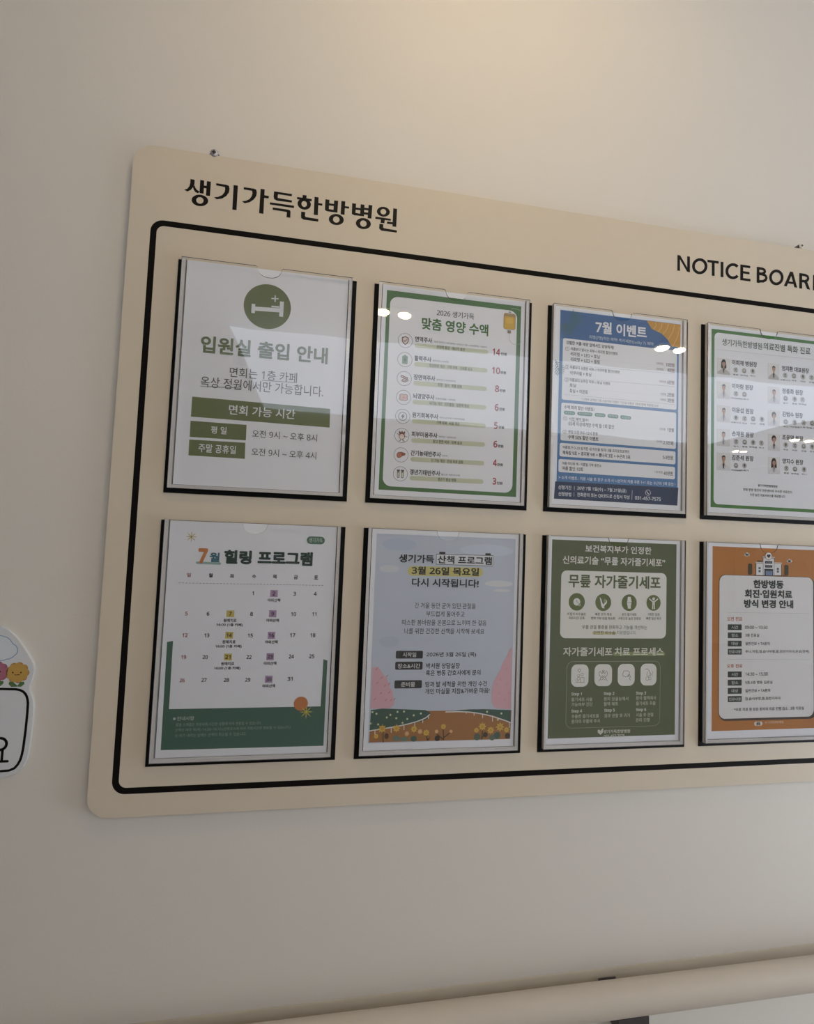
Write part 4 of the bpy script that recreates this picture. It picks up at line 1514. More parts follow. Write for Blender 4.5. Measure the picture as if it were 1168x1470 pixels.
   (4,'#c9c27c','L',13.5,(59.3,58.2),(158.0,57.7)),
   (6,'#202226','T','3월 26일 목요일',58.5,51.5,158.5,63.2,0.03),
   (6,'#202226','T','다시 시작됩니다!',59.5,68.2,158.6,80.4,0.025),
  ], None, []),
  ('title_box', [
   (3,'#2a2d33','P',(93.6,33.0),(179.4,32.3),(179.6,48.5),(93.8,48.1)),
   (4,'#d8dce2','P',(94.2,33.7),(178.8,33.0),(179.0,47.8),(94.4,47.4)),
   (5,'#33363c','P',(98.1,29.6),(107.0,29.6),(107.1,32.8),(97.9,32.8)),
   (5,'#33363c','P',(167.5,29.5),(175.6,29.6),(175.7,32.5),(167.3,32.5)),
  ], None, []),
  ('body_lettering', [
   (4,'#43464c','T','긴 겨울 동안 굳어 있던 관절을',64.9,103.0,155.1,111.1,0),
   (4,'#43464c','T','부드럽게 풀어주고',82.0,114.8,138.8,122.9,0),
   (4,'#43464c','T','따스한 봄바람을 온몸으로 느끼며 한 걸음',47.4,127.1,172.2,135.2,0),
   (4,'#43464c','T','나를 위한 건강한 산책을 시작해 보세요',51.3,139.3,169.3,147.3,0),
   (4,'#2e3136','T','2026년 3월 26일 (목)',84.7,172.9,158.0,180.6,0.011),
   (4,'#2e3136','T','박서원 상담실장',84.8,188.4,134.2,196.2,0.011),
   (4,'#2e3136','T','혹은 병동 간호사에게 문의',84.6,198.3,165.5,206.0,0.011),
   (4,'#2e3136','T','땀과 발 세척을 위한 개인 수건',84.5,214.3,175.6,222.0,0.011),
   (4,'#2e3136','T','개인 마실물 지참&가벼운 마음!',84.6,224.2,180.0,231.9,0.011),
  ], None, []),
  ('heading_tag', [
   (3,'#2b2d31','R',40.5,171.1,79.4,182.0,1.8),
  ], 'tag_lettering', [
   (4,'#d3d5d8','T','시작일',50.2,173.2,69.8,179.9,0.013),
  ]),
  ('heading_tag', [
   (3,'#2b2d31','R',40.3,186.3,79.5,197.5,1.8),
  ], 'tag_lettering', [
   (4,'#d3d5d8','T','장소&시간',43.7,188.9,76.1,195.6,0.013),
  ]),
  ('heading_tag', [
   (3,'#2b2d31','R',40.2,212.2,79.5,223.5,1.8),
  ], 'tag_lettering', [
   (4,'#d3d5d8','T','준비물',49.6,214.6,69.7,221.3,0.013),
  ]),
 ],
 7: [
  ('printed_background', [
   (1,'#545e3f','R',2.5,5.3,212.0,299.4,0.0),
  ], None, []),
  ('title_lettering', [
   (4,'#dfdfda','T','보건복지부가 인정한',56.6,11.4,168.1,22.8,0.02),
   (4,'#dfdfda','T','신의료기술 “무릎 자가줄기세포”',20.1,29.0,192.1,41.4,0.02),
   (4,'#566340','T','무릎 자가줄기세포',30.0,56.5,184.7,76.7,0.03),
   (4,'#d6d6cc','T','자가줄기세포',23.9,166.0,104.3,179.2,0.023),
   (3,'#83905f','L',6.0,(108.2,176.0),(190.7,176.2)),
   (4,'#d6d6cc','T','치료 프로세스',108.2,166.2,191.1,178.9,0.023),
  ], None, []),
  ('info_panel', [
   (2,'#dfdfda','R',18.4,51.3,195.0,152.6,9.0),
  ], None, []),
  ('benefit_icon', [
   (3,'#5f6b3c','E',44.3,98.2,13.2,13.2),
  ], 'symbol', [
   (4,'#dfdfda','E',44.3,98.2,5.6,5.6),
   (5,'#5f6b3c','L',0.7,(44.3,94.8),(44.3,98.5),(47.1,98.5)),
   (5,'#5f6b3c','E',48.7,102.6,2.2,2.2),
   (6,'#dfdfda','O',48.7,102.6,1.4,0.6),
  ]),
  ('benefit_icon', [
   (3,'#5f6b3c','E',87.8,98.3,13.1,13.1),
  ], 'symbol', [
   (4,'#dfdfda','P',(81.8,90.3),(84.3,93.3),(86.8,100.3),(88.8,101.3),(91.8,94.3),(93.8,95.3),(93.8,99.3),(90.8,102.3),(88.8,105.3),(90.8,107.3),(86.8,107.3),(84.8,104.3),(83.8,99.3)),
   (5,'#8d9570','E',90.3,95.8,2.2,3.2),
  ]),
  ('benefit_icon', [
   (3,'#5f6b3c','E',131.3,98.1,12.8,12.8),
  ], 'symbol', [
   (4,'#dfdfda','P',(128.8,89.1),(133.8,89.1),(134.3,93.1),(135.3,96.1),(134.8,100.1),(133.9,103.1),(134.3,107.1),(129.3,107.1),(128.3,102.1),(127.3,98.1),(128.3,94.1)),
   (5,'#5f6b3c','L',0.6,(127.7,98.1),(135.1,97.5)),
  ]),
  ('benefit_icon', [
   (3,'#5f6b3c','E',172.8,97.7,12.2,12.2),
  ], 'symbol', [
   (4,'#dfdfda','E',172.8,91.5,2.3,2.4),
   (4,'#dfdfda','L',1.8,(165.8,91.7),(170.8,95.7),(174.8,95.7),(179.8,91.7)),
   (4,'#dfdfda','R',170.6,94.7,175.0,100.7,0.5),
   (4,'#dfdfda','L',1.7,(171.6,99.7),(171.3,106.7)),
   (4,'#dfdfda','L',1.7,(174.0,99.7),(174.3,106.7)),
  ]),
  ('body_lettering', [
   (4,'#6a6e60','T','비절개 비수술로',29.2,114.2,59.4,118.6,0.017),
   (4,'#6a6e60','T','치료시간 단축',31.7,120.1,57.7,124.5,0.017),
   (4,'#6a6e60','T','빠른 조직 재생',74.7,114.1,101.7,118.5,0.017),
   (4,'#6a6e60','T','면역 거부 반응 최소화',68.1,120.3,108.2,124.7,0.017),
   (4,'#6a6e60','T','본인 줄기세포',119.1,113.9,143.8,118.3,0.017),
   (4,'#6a6e60','T','사용으로 높은 안정성',113.1,120.0,150.9,124.4,0.017),
   (4,'#6a6e60','T','1회만 입원',162.9,113.3,183.3,117.8,0.017),
   (4,'#6a6e60','T','빠른 일상 복귀',160.4,119.6,185.8,124.1,0.017),
   (4,'#6a6e60','T','무릎 관절 통증을 완화하고 기능을 개선하는',53.8,132.7,162.2,138.7,0.011),
   (3,'#cfc899','L',4.5,(72.6,144.8),(108.6,144.8)),
   (4,'#6a6e60','T','안전한 비수술',72.6,141.4,108.6,146.8,0.02),
   (4,'#6a6e60','T','치료법입니다.',111.2,141.1,143.9,146.6,0),
  ], None, []),
  ('process_panel', [
   (2,'#a3a888','R',30.4,186.9,186.1,285.4,10.0),
   (3,'#545e3f','R',30.9,187.4,185.6,284.9,9.5),
  ], None, []),
  ('process_icon', [
   (4,'#dfdfda','R',37.7,191.4,65.7,224.5,9.0),
  ], 'symbol', [
   (5,'#55554f','L',0.5,(45.6,212.0),(45.6,218.0),(58.6,218.0),(58.6,211.0),(52.6,211.0),(52.6,218.0)),
   (5,'#55554f','O',55.1,206.5,2.0,0.5),
   (5,'#55554f','O',49.6,212.5,2.2,0.5),
   (5,'#55554f','O',49.6,208.0,1.8,0.5),
   (5,'#55554f','L',0.5,(48.4,217.0),(48.4,214.0)),
   (5,'#55554f','L',0.6,(50.6,197.6),(53.1,200.4),(50.6,203.0),(48.1,200.4),(50.6,197.6)),
  ]),
  ('process_icon', [
   (4,'#dfdfda','R',75.5,191.3,104.3,224.1,9.0),
  ], 'symbol', [
   (5,'#55554f','L',0.6,(89.8,201.8),(87.8,205.8),(84.8,201.8),(82.8,203.8),(83.8,208.8),(86.8,209.8),(84.8,213.8),(82.8,216.8)),
   (5,'#55554f','O',87.2,212.8,2.0,0.5),
   (5,'#55554f','L',0.6,(89.8,201.8),(91.8,205.8),(94.8,201.8),(96.8,203.8),(95.8,208.8),(92.8,209.8),(94.8,213.8),(96.8,216.8)),
   (5,'#55554f','O',92.4,212.8,2.0,0.5),
   (5,'#55554f','O',89.8,201.8,1.6,0.5),
   (5,'#55554f','L',0.6,(87.8,207.8),(89.8,210.8),(91.8,207.8)),
  ]),
  ('process_icon', [
   (4,'#dfdfda','R',113.9,191.1,142.2,224.1,9.0),
  ], 'symbol', [
   (5,'#55554f','L',0.6,(121.8,206.6),(123.8,201.6),(130.8,201.6),(133.8,203.6),(132.8,206.6),(129.8,210.6),(122.8,209.6),(121.8,206.6)),
   (5,'#55554f','L',0.8,(130.8,207.6),(132.8,210.6),(134.8,215.6)),
   (5,'#55554f','L',0.8,(132.8,206.6),(135.8,211.6)),
  ]),
  ('process_icon', [
   (4,'#dfdfda','R',152.1,190.9,179.3,224.0,9.0),
  ], 'symbol', [
   (5,'#55554f','L',0.6,(159.6,199.6),(163.6,198.6),(167.6,202.6),(168.6,207.6),(165.6,210.6),(162.6,208.6),(163.6,202.6)),
   (5,'#55554f','O',163.6,213.6,2.6,0.5),
   (5,'#55554f','O',168.2,213.6,2.0,0.5),
   (5,'#55554f','L',0.5,(171.6,201.6),(172.6,204.6),(171.6,207.6),(172.6,210.6)),
   (5,'#55554f','L',0.5,(167.6,203.6),(170.0,206.6),(168.6,210.6)),
  ]),
  ('step_lettering', [
   (4,'#d6d6cc','T','Step 1',38.7,232.9,55.4,238.5,0.025),
   (4,'#d6d6cc','T','Step 2',91.2,232.9,108.9,238.7,0.025),
   (4,'#d6d6cc','T','Step 3',144.9,233.1,162.0,238.9,0.025),
   (4,'#d6d6cc','T','Step 4',39.2,257.9,56.3,263.6,0.025),
   (4,'#d6d6cc','T','Step 5',92.5,257.8,110.0,263.5,0.025),
   (4,'#d6d6cc','T','Step 6',145.3,258.0,162.4,263.7,0.025),
   (4,'#bdbeae','T','줄기세포 시술',38.8,240.4,72.7,246.0,0.011),
   (4,'#bdbeae','T','가능여부 진단',39.0,247.8,73.3,253.4,0.011),
   (4,'#bdbeae','T','환자 장골능에서',91.4,240.3,132.1,246.1,0.011),
   (4,'#bdbeae','T','혈액 채취',91.5,247.9,114.6,253.6,0.011),
   (4,'#bdbeae','T','환자 혈액에서',145.0,239.9,178.6,245.7,0.011),
   (4,'#bdbeae','T','줄기세포 추출',145.1,247.9,178.1,253.7,0.011),
   (4,'#bdbeae','T','추출한 줄기세포를',39.4,265.2,83.9,270.8,0.011),
   (4,'#bdbeae','T','환자의 무릎에 주사',39.6,272.6,86.1,278.3,0.011),
   (4,'#bdbeae','T','경과 관찰 후 귀가',92.6,265.4,135.7,271.1,0.011),
   (4,'#bdbeae','T','시술 후 관절',145.4,265.1,174.5,270.9,0.011),
   (4,'#bdbeae','T','관리 진행',144.9,273.0,168.5,278.7,0.011),
  ], None, []),
  ('footer_logo', [
   (5,'#d6d6cc','P',(87.0,296.1),(82.5,292.6),(82.4,288.6),(85.5,288.5),(87.0,290.6)),
   (5,'#d6d6cc','P',(87.0,296.1),(91.0,292.6),(91.5,286.6),(88.6,288.1),(87.0,290.6)),
   (4,'#d6d6cc','T','생기가득한방병원',91.7,289.0,136.0,294.2,0.02),
   (4,'#d6d6cc','T','031-457-7575',92.6,296.2,126.8,300.5,0.02),
  ], None, []),
 ],
 8: [
  ('printed_background', [
   (1,'#b4783f','R',8.9,6.0,209.6,296.1,0.0),
  ], None, []),
  ('info_panel', [
   (2,'#4a4038','R',22.9,53.7,201.9,281.0,11.0),
   (3,'#3d3a36','R',20.6,50.8,198.6,278.1,11.0),
   (4,'#dededf','R',21.4,51.5,197.7,277.4,11.0),
  ], None, []),
  ('hospital_illustration', [
   (3,'#4b4039','R',87.9,29.1,102.0,49.9,0.0),
   (3,'#4b4039','R',122.9,28.7,137.2,49.6,0.0),
   (3,'#4b4039','R',101.4,19.8,123.5,49.9,0.0),
   (4,'#dfe0e3','R',89.1,31.4,101.7,49.9,0.0),
   (4,'#dfe0e3','R',123.2,31.0,136.0,49.3,0.0),
   (4,'#dfe0e3','R',102.4,22.1,122.5,49.7,0.0),
   (5,'#cfc3bb','R',87.6,28.8,102.0,31.0,0.0),
   (5,'#cfc3bb','R',122.9,28.4,137.5,30.8,0.0),
   (5,'#cfc3bb','R',100.7,19.4,124.1,21.4,0.0),
   (4,'#4b4039','R',90.7,26.3,99.7,28.5,0.0),
   (6,'#4b4039','E',112.0,18.5,6.5,6.5),
   (7,'#e6e2dc','E',112.0,18.5,5.9,5.9),
   (8,'#3c3f45','E',110.5,18.0,2.0,2.0),
   (8,'#3c3f45','E',113.5,17.8,2.1,2.1),
   (8,'#3c3f45','P',(109.2,19.2),(114.8,19.2),(112.5,21.8)),
   (6,'#3c3f45','R',105.4,26.6,119.2,30.8,0.0),
   (6,'#3c3f45','R',105.4,33.3,119.2,37.3,0.0),
   (7,'#8f9299','D',0.8,(106.7,28.8),(118.0,28.7),8.0),
   (7,'#8f9299','D',0.8,(106.7,35.5),(118.0,35.3),8.0),
   (6,'#3c3f45','R',104.2,39.4,120.7,50.0,0.0),
   (7,'#7d90b5','R',106.7,42.9,119.0,49.8,0.0),
   (8,'#3c3f45','L',0.4,(110.4,42.8),(110.3,50.0)),
   (8,'#3c3f45','L',0.6,(112.9,42.7),(112.8,49.9)),
   (8,'#3c3f45','L',0.4,(115.7,42.7),(115.7,49.9)),
   (6,'#565a61','R',93.1,37.0,97.0,40.3,0.0),
   (6,'#565a61','R',93.1,41.8,97.1,45.2,0.0),
   (6,'#565a61','R',127.6,37.2,131.6,40.5,0.0),
   (6,'#565a61','R',127.6,41.6,131.6,45.0,0.0),
   (5,'#4d4632','R',73.8,31.8,81.5,49.6,2.4),
   (4,'#3b3226','L',0.5,(77.7,48.8),(77.7,50.5)),
   (5,'#4d4632','R',142.3,32.0,150.0,49.3,2.4),
   (4,'#3b3226','L',0.5,(146.1,48.5),(146.1,50.2)),
   (5,'#3d3a36','L',0.4,(82.2,50.4),(150.7,50.0)),
  ], None, []),
  ('cloud_drawing', [
   (5,'#e3ddd4','E',68.8,17.7,2.2,2.0),
   (5,'#e3ddd4','E',71.8,16.7,3.0,2.7),
   (5,'#e3ddd4','E',74.8,17.5,2.2,2.0),
   (5,'#e3ddd4','E',71.8,18.5,2.6,2.3),
  ], None, []),
  ('cloud_drawing', [
   (5,'#e3ddd4','E',148.9,25.7,2.2,2.0),
   (5,'#e3ddd4','E',151.9,24.7,3.0,2.7),
   (5,'#e3ddd4','E',154.9,25.5,2.2,2.0),
   (5,'#e3ddd4','E',151.9,26.5,2.6,2.3),
  ], None, []),
  ('title_lettering', [
   (6,'#2b3836','T','한방병동',83.4,57.6,140.5,71.2,0.045),
   (6,'#2b3836','T','회진·입원치료',67.5,73.4,157.0,87.0,0.045),
   (6,'#2b3836','T','방식 변경 안내',66.2,89.4,159.0,103.0,0.045),
  ], None, []),
  ('divider_line', [
   (6,'#77797c','D',0.3,(35.1,110.7),(190.2,110.8),60.0),
  ], None, []),
  ('divider_line', [
   (6,'#77797c','D',0.3,(35.5,184.7),(190.7,185.7),60.0),
  ], None, []),
  ('section_lettering', [
   (6,'#b5694a','T','오전 진료',35.5,118.0,62.9,124.3,0.02),
  ], None, []),
  ('section_lettering', [
   (6,'#b5694a','T','오후 진료',35.5,192.1,63.6,198.3,0.02),
  ], None, []),
  ('heading_tag', [
   (5,'#3b423f','R',36.7,129.6,62.1,138.6,0.0),
  ], 'tag_lettering', [
   (6,'#c5c9c8','T','시간',43.3,131.6,55.7,136.8,0.015),
  ]),
  ('heading_tag', [
   (5,'#3b423f','R',36.8,142.4,62.1,151.4,0.0),
  ], 'tag_lettering', [
   (6,'#c5c9c8','T','장소',43.4,144.3,55.7,149.5,0.015),
  ]),
  ('heading_tag', [
   (5,'#3b423f','R',36.8,155.4,62.1,164.4,0.0),
  ], 'tag_lettering', [
   (6,'#c5c9c8','T','대상',43.5,157.4,55.8,162.6,0.015),
  ]),
  ('heading_tag', [
   (5,'#3b423f','R',36.9,168.2,62.2,177.3,0.0),
  ], 'tag_lettering', [
   (6,'#c5c9c8','T','진료내용',38.7,170.2,60.6,175.4,0.015),
  ]),
  ('heading_tag', [
   (5,'#3b423f','R',37.1,203.9,62.3,213.1,0.0),
  ], 'tag_lettering', [
   (6,'#c5c9c8','T','시간',43.7,206.0,55.9,211.1,0.015),
  ]),
  ('heading_tag', [
   (5,'#3b423f','R',37.1,216.7,62.3,226.0,0.0),
  ], 'tag_lettering', [
   (6,'#c5c9c8','T','장소',43.7,218.9,56.0,224.0,0.015),
  ]),
  ('heading_tag', [
   (5,'#3b423f','R',37.2,229.5,62.4,238.8,0.0),
  ], 'tag_lettering', [
   (6,'#c5c9c8','T','대상',43.8,231.6,56.0,236.8,0.015),
  ]),
  ('heading_tag', [
   (5,'#3b423f','R',37.3,242.3,62.4,251.7,0.0),
  ], 'tag_lettering', [
   (6,'#c5c9c8','T','진료내용',39.1,244.5,60.9,249.6,0.015),
  ]),
  ('body_lettering', [
   (6,'#46484c','T','09:00 ~ 10:30',68.0,131.4,110.1,136.6,0.013),
   (6,'#46484c','T','3층 진료실',68.7,144.0,94.4,149.3,0.013),
   (6,'#46484c','T','일반건보 + TA환자',68.8,157.3,114.7,162.6,0.013),
   (6,'#46484c','T','추나,약침,침,습식부항,뜸,침전기자극,온포(핫팩)',68.8,170.2,189.2,175.5,0.013),
   (6,'#46484c','T','14:30 ~ 15:30',68.9,205.7,110.5,210.9,0.013),
   (6,'#46484c','T','5층,6층 병동 입원실',68.9,218.8,119.3,224.0,0.013),
   (6,'#46484c','T','일반건보 + TA환자',69.0,231.8,115.4,237.0,0.013),
   (6,'#46484c','T','침,습식부항,뜸,침전기자극',68.7,244.4,134.4,249.5,0.013),
   (6,'#46484c','T','*오후 치료 못 받은 환자의 치료 진행 장소 : 3층 치료실',48.8,260.8,178.4,266.3,0.015),
  ], None, []),
  ('footer_logo', [
   (4,'#e0d5cc','E',89.3,286.4,3.6,3.4),
   (4,'#e0d5cc','E',93.3,286.4,3.6,3.4),
   (4,'#e0d5cc','E',97.3,286.4,3.6,3.4),
   (4,'#e0c8ae','T','생기가득한방병원',104.7,283.1,140.0,286.8,0.013),
  ], None, []),
 ],
}
BOARD = {
 'hospital_lettering': [
  (1,'#17130f','P',(8.01,-115.97),(13.72,-115.75),(13.71,-109.18),(11.99,-104.53),(9.59,-100.49),(5.15,-97.3),(0.81,-99.36),(4.9,-101.48),(7.43,-105.68),(8.2,-110.47)),
  (1,'#17130f','P',(11.95,-105.25),(13.9,-108.19),(14.88,-105.0),(17.46,-101.77),(21.29,-99.91),(19.06,-97.07),(15.67,-98.27),(13.26,-101.09)),
  (1,'#17130f','P',(20.83,-116.79),(26.17,-116.65),(26.35,-97.51),(21.02,-97.68)),
  (1,'#17130f','P',(26.05,-109.6),(30.05,-109.67),(30.01,-105.85),(26.14,-105.81)),
  (1,'#17130f','P',(29.66,-116.49),(35.01,-116.5),(34.87,-95.66),(29.54,-95.54)),
  (1,'#17130f','P',(33.02,-88.36),(32.86,-86.5),(26.86,-86.76),(26.92,-87.8)),
  (1,'#17130f','P',(32.86,-86.5),(32.15,-84.68),(26.56,-85.75),(26.86,-86.76)),
  (1,'#17130f','P',(32.15,-84.68),(30.94,-83.0),(26.05,-84.82),(26.56,-85.75)),
  (1,'#17130f','P',(30.94,-83.0),(29.3,-81.54),(25.34,-84.02),(26.05,-84.82)),
  (1,'#17130f','P',(29.3,-81.54),(27.3,-80.37),(24.46,-83.38),(25.34,-84.02)),
  (1,'#17130f','P',(27.3,-80.37),(25.04,-79.56),(23.48,-82.95),(24.46,-83.38)),
  (1,'#17130f','P',(25.04,-79.56),(22.64,-79.13),(22.43,-82.74),(23.48,-82.95)),
  (1,'#17130f','P',(22.64,-79.13),(20.22,-79.12),(21.36,-82.76),(22.43,-82.74)),
  (1,'#17130f','P',(20.22,-79.12),(17.89,-79.52),(20.34,-83.01),(21.36,-82.76)),
  (1,'#17130f','P',(17.89,-79.52),(15.79,-80.32),(19.4,-83.48),(20.34,-83.01)),
  (1,'#17130f','P',(15.79,-80.32),(14.0,-81.46),(18.61,-84.14),(19.4,-83.48)),
  (1,'#17130f','P',(14.0,-81.46),(12.63,-82.9),(17.99,-84.96),(18.61,-84.14)),
  (1,'#17130f','P',(12.63,-82.9),(11.73,-84.56),(17.58,-85.91),(17.99,-84.96)),
  (1,'#17130f','P',(11.73,-84.56),(11.35,-86.36),(17.4,-86.92),(17.58,-85.91)),
  (1,'#17130f','P',(11.35,-86.36),(11.51,-88.22),(17.46,-87.96),(17.4,-86.92)),
  (1,'#17130f','P',(11.51,-88.22),(12.21,-90.02),(17.76,-88.97),(17.46,-87.96)),
  (1,'#17130f','P',(12.21,-90.02),(13.4,-91.7),(18.27,-89.89),(17.76,-88.97)),
  (1,'#17130f','P',(13.4,-91.7),(15.03,-93.16),(18.98,-90.7),(18.27,-89.89)),
  (1,'#17130f','P',(15.03,-93.16),(17.02,-94.34),(19.85,-91.33),(18.98,-90.7)),
  (1,'#17130f','P',(17.02,-94.34),(19.28,-95.16),(20.83,-91.77),(19.85,-91.33)),
  (1,'#17130f','P',(19.28,-95.16),(21.67,-95.59),(21.89,-91.98),(20.83,-91.77)),
  (1,'#17130f','P',(21.67,-95.59),(24.1,-95.61),(22.95,-91.96),(21.89,-91.98)),
  (1,'#17130f','P',(24.1,-95.61),(26.43,-95.22),(23.98,-91.71),(22.95,-91.96)),
  (1,'#17130f','P',(26.43,-95.22),(28.55,-94.43),(24.91,-91.25),(23.98,-91.71)),
  (1,'#17130f','P',(28.55,-94.43),(30.35,-93.28),(25.71,-90.58),(24.91,-91.25)),
  (1,'#17130f','P',(30.35,-93.28),(31.74,-91.84),(26.33,-89.76),(25.71,-90.58)),
  (1,'#17130f','P',(31.74,-91.84),(32.64,-90.17),(26.74,-88.81),(26.33,-89.76)),
  (1,'#17130f','P',(32.64,-90.17),(33.02,-88.36),(26.92,-87.8),(26.74,-88.81)),
  (1,'#17130f','P',(42.06,-115.45),(55.56,-115.31),(59.0,-114.4),(60.19,-110.17),(59.53,-104.9),(56.46,-99.25),(51.31,-94.76),(44.04,-92.43),(40.28,-94.76),(45.83,-96.38),(51.03,-99.86),(53.74,-104.41),(54.32,-108.48),(53.73,-111.77),(41.97,-112.2)),
  (1,'#17130f','P',(65.26,-116.61),(70.98,-116.66),(71.05,-80.94),(65.35,-80.8)),
  (1,'#17130f','P',(78.96,-115.74),(92.42,-115.85),(95.92,-114.78),(96.82,-110.91),(96.42,-105.64),(93.28,-99.94),(88.04,-95.11),(81.32,-92.57),(77.37,-94.91),(83.15,-96.71),(87.51,-99.77),(90.02,-104.17),(91.02,-108.49),(90.28,-112.08),(78.87,-112.46)),
  (1,'#17130f','P',(101.61,-117.05),(107.29,-117.07),(107.4,-81.06),(101.45,-81.19)),
  (1,'#17130f','P',(106.92,-108.51),(113.59,-108.38),(113.23,-104.59),(106.85,-104.47)),
  (1,'#17130f','P',(120.15,-116.31),(145.02,-116.27),(144.91,-112.94),(125.92,-112.9),(125.45,-108.48),(126.2,-107.4),(145.5,-106.86),(145.38,-103.54),(124.32,-103.22),(120.74,-105.04),(119.85,-108.64)),
  (1,'#17130f','P',(115.45,-99.43),(148.83,-99.57),(148.73,-95.95),(115.35,-96.13)),
  (1,'#17130f','P',(119.58,-92.47),(140.3,-92.54),(143.14,-92.08),(144.37,-90.02),(144.41,-80.89),(139.06,-80.98),(139.26,-88.19),(138.38,-88.8),(119.48,-89.02)),
  (1,'#17130f','P',(159.92,-117.38),(165.47,-117.52),(165.4,-113.12),(159.84,-113.14)),
  (1,'#17130f','P',(152.31,-113.15),(172.83,-113.24),(172.99,-109.78),(152.34,-109.69)),
  (1,'#17130f','P',(172.09,-104.91),(171.94,-103.02),(166.49,-103.54),(166.54,-104.51)),
  (1,'#17130f','P',(171.94,-103.02),(171.33,-101.2),(166.25,-102.6),(166.49,-103.54)),
  (1,'#17130f','P',(171.33,-101.2),(170.29,-99.53),(165.83,-101.74),(166.25,-102.6)),
  (1,'#17130f','P',(170.29,-99.53),(168.87,-98.1),(165.26,-101.01),(165.83,-101.74)),
  (1,'#17130f','P',(168.87,-98.1),(167.14,-96.97),(164.56,-100.44),(165.26,-101.01)),
  (1,'#17130f','P',(167.14,-96.97),(165.19,-96.21),(163.76,-100.07),(164.56,-100.44)),
  (1,'#17130f','P',(165.19,-96.21),(163.11,-95.86),(162.92,-99.9),(163.76,-100.07)),
  (1,'#17130f','P',(163.11,-95.86),(161.02,-95.92),(162.06,-99.95),(162.92,-99.9)),
  (1,'#17130f','P',(161.02,-95.92),(159.02,-96.4),(161.23,-100.21),(162.06,-99.95)),
  (1,'#17130f','P',(159.02,-96.4),(157.2,-97.28),(160.48,-100.67),(161.23,-100.21)),
  (1,'#17130f','P',(157.2,-97.28),(155.65,-98.5),(159.84,-101.32),(160.48,-100.67)),
  (1,'#17130f','P',(155.65,-98.5),(154.46,-100.0),(159.35,-102.11),(159.84,-101.32)),
  (1,'#17130f','P',(154.46,-100.0),(153.68,-101.72),(159.02,-103.0),(159.35,-102.11)),
  (1,'#17130f','P',(153.68,-101.72),(153.36,-103.57),(158.87,-103.96),(159.02,-103.0)),
  (1,'#17130f','P',(153.36,-103.57),(153.5,-105.45),(158.92,-104.93),(158.87,-103.96)),
  (1,'#17130f','P',(153.5,-105.45),(154.1,-107.26),(159.16,-105.87),(158.92,-104.93)),
  (1,'#17130f','P',(154.1,-107.26),(155.13,-108.93),(159.57,-106.73),(159.16,-105.87)),
  (1,'#17130f','P',(155.13,-108.93),(156.54,-110.37),(160.15,-107.46),(159.57,-106.73)),
  (1,'#17130f','P',(156.54,-110.37),(158.27,-111.5),(160.85,-108.03),(160.15,-107.46)),
  (1,'#17130f','P',(158.27,-111.5),(160.21,-112.26),(161.64,-108.41),(160.85,-108.03)),
  (1,'#17130f','P',(160.21,-112.26),(162.29,-112.63),(162.49,-108.58),(161.64,-108.41)),
  (1,'#17130f','P',(162.29,-112.63),(164.38,-112.57),(163.34,-108.53),(162.49,-108.58)),
  (1,'#17130f','P',(164.38,-112.57),(166.4,-112.09),(164.17,-108.27),(163.34,-108.53)),
  (1,'#17130f','P',(166.4,-112.09),(168.23,-111.22),(164.92,-107.81),(164.17,-108.27)),
  (1,'#17130f','P',(168.23,-111.22),(169.78,-110.0),(165.57,-107.16),(164.92,-107.81)),
  (1,'#17130f','P',(169.78,-110.0),(170.98,-108.49),(166.06,-106.37),(165.57,-107.16)),
  (1,'#17130f','P',(170.98,-108.49),(171.76,-106.76),(166.39,-105.47),(166.06,-106.37)),
  (1,'#17130f','P',(171.76,-106.76),(172.09,-104.91),(166.54,-104.51),(166.39,-105.47)),
  (1,'#17130f','P',(176.64,-117.33),(182.39,-117.34),(182.53,-90.54),(176.79,-90.57)),
  (1,'#17130f','P',(181.94,-108.77),(188.27,-108.85),(188.13,-105.64),(182.09,-105.61)),
  (1,'#17130f','P',(159.02,-92.51),(164.7,-92.49),(164.7,-86.76),(165.76,-85.42),(183.65,-85.12),(183.55,-81.17),(162.71,-81.05),(159.49,-82.96),(159.06,-85.9)),
  (1,'#17130f','P',(192.11,-116.15),(197.9,-116.15),(197.71,-98.63),(192.15,-100.05)),
  (1,'#17130f','P',(204.57,-116.29),(210.39,-116.45),(210.04,-98.7),(204.23,-98.57)),
  (1,'#17130f','P',(197.13,-110.85),(205.25,-111.06),(205.12,-107.69),(197.15,-107.51)),
  (1,'#17130f','P',(192.04,-102.31),(204.8,-102.0),(209.89,-102.03),(209.75,-98.65),(195.55,-98.45),(192.76,-99.38)),
  (1,'#17130f','P',(215.02,-117.18),(220.58,-117.29),(220.34,-96.92),(214.64,-96.96)),
  (1,'#17130f','P',(220.31,-110.21),(226.62,-110.28),(226.32,-107.17),(220.31,-107.15)),
  (1,'#17130f','P',(219.67,-89.12),(219.48,-87.25),(213.5,-87.53),(213.57,-88.59)),
  (1,'#17130f','P',(219.48,-87.25),(218.77,-85.42),(213.2,-86.51),(213.5,-87.53)),
  (1,'#17130f','P',(218.77,-85.42),(217.56,-83.73),(212.69,-85.58),(213.2,-86.51)),
  (1,'#17130f','P',(217.56,-83.73),(215.92,-82.27),(211.99,-84.77),(212.69,-85.58)),
  (1,'#17130f','P',(215.92,-82.27),(213.93,-81.1),(211.14,-84.14),(211.99,-84.77)),
  (1,'#17130f','P',(213.93,-81.1),(211.69,-80.29),(210.17,-83.71),(211.14,-84.14)),
  (1,'#17130f','P',(211.69,-80.29),(209.32,-79.88),(209.15,-83.5),(210.17,-83.71)),
  (1,'#17130f','P',(209.32,-79.88),(206.93,-79.88),(208.11,-83.53),(209.15,-83.5)),
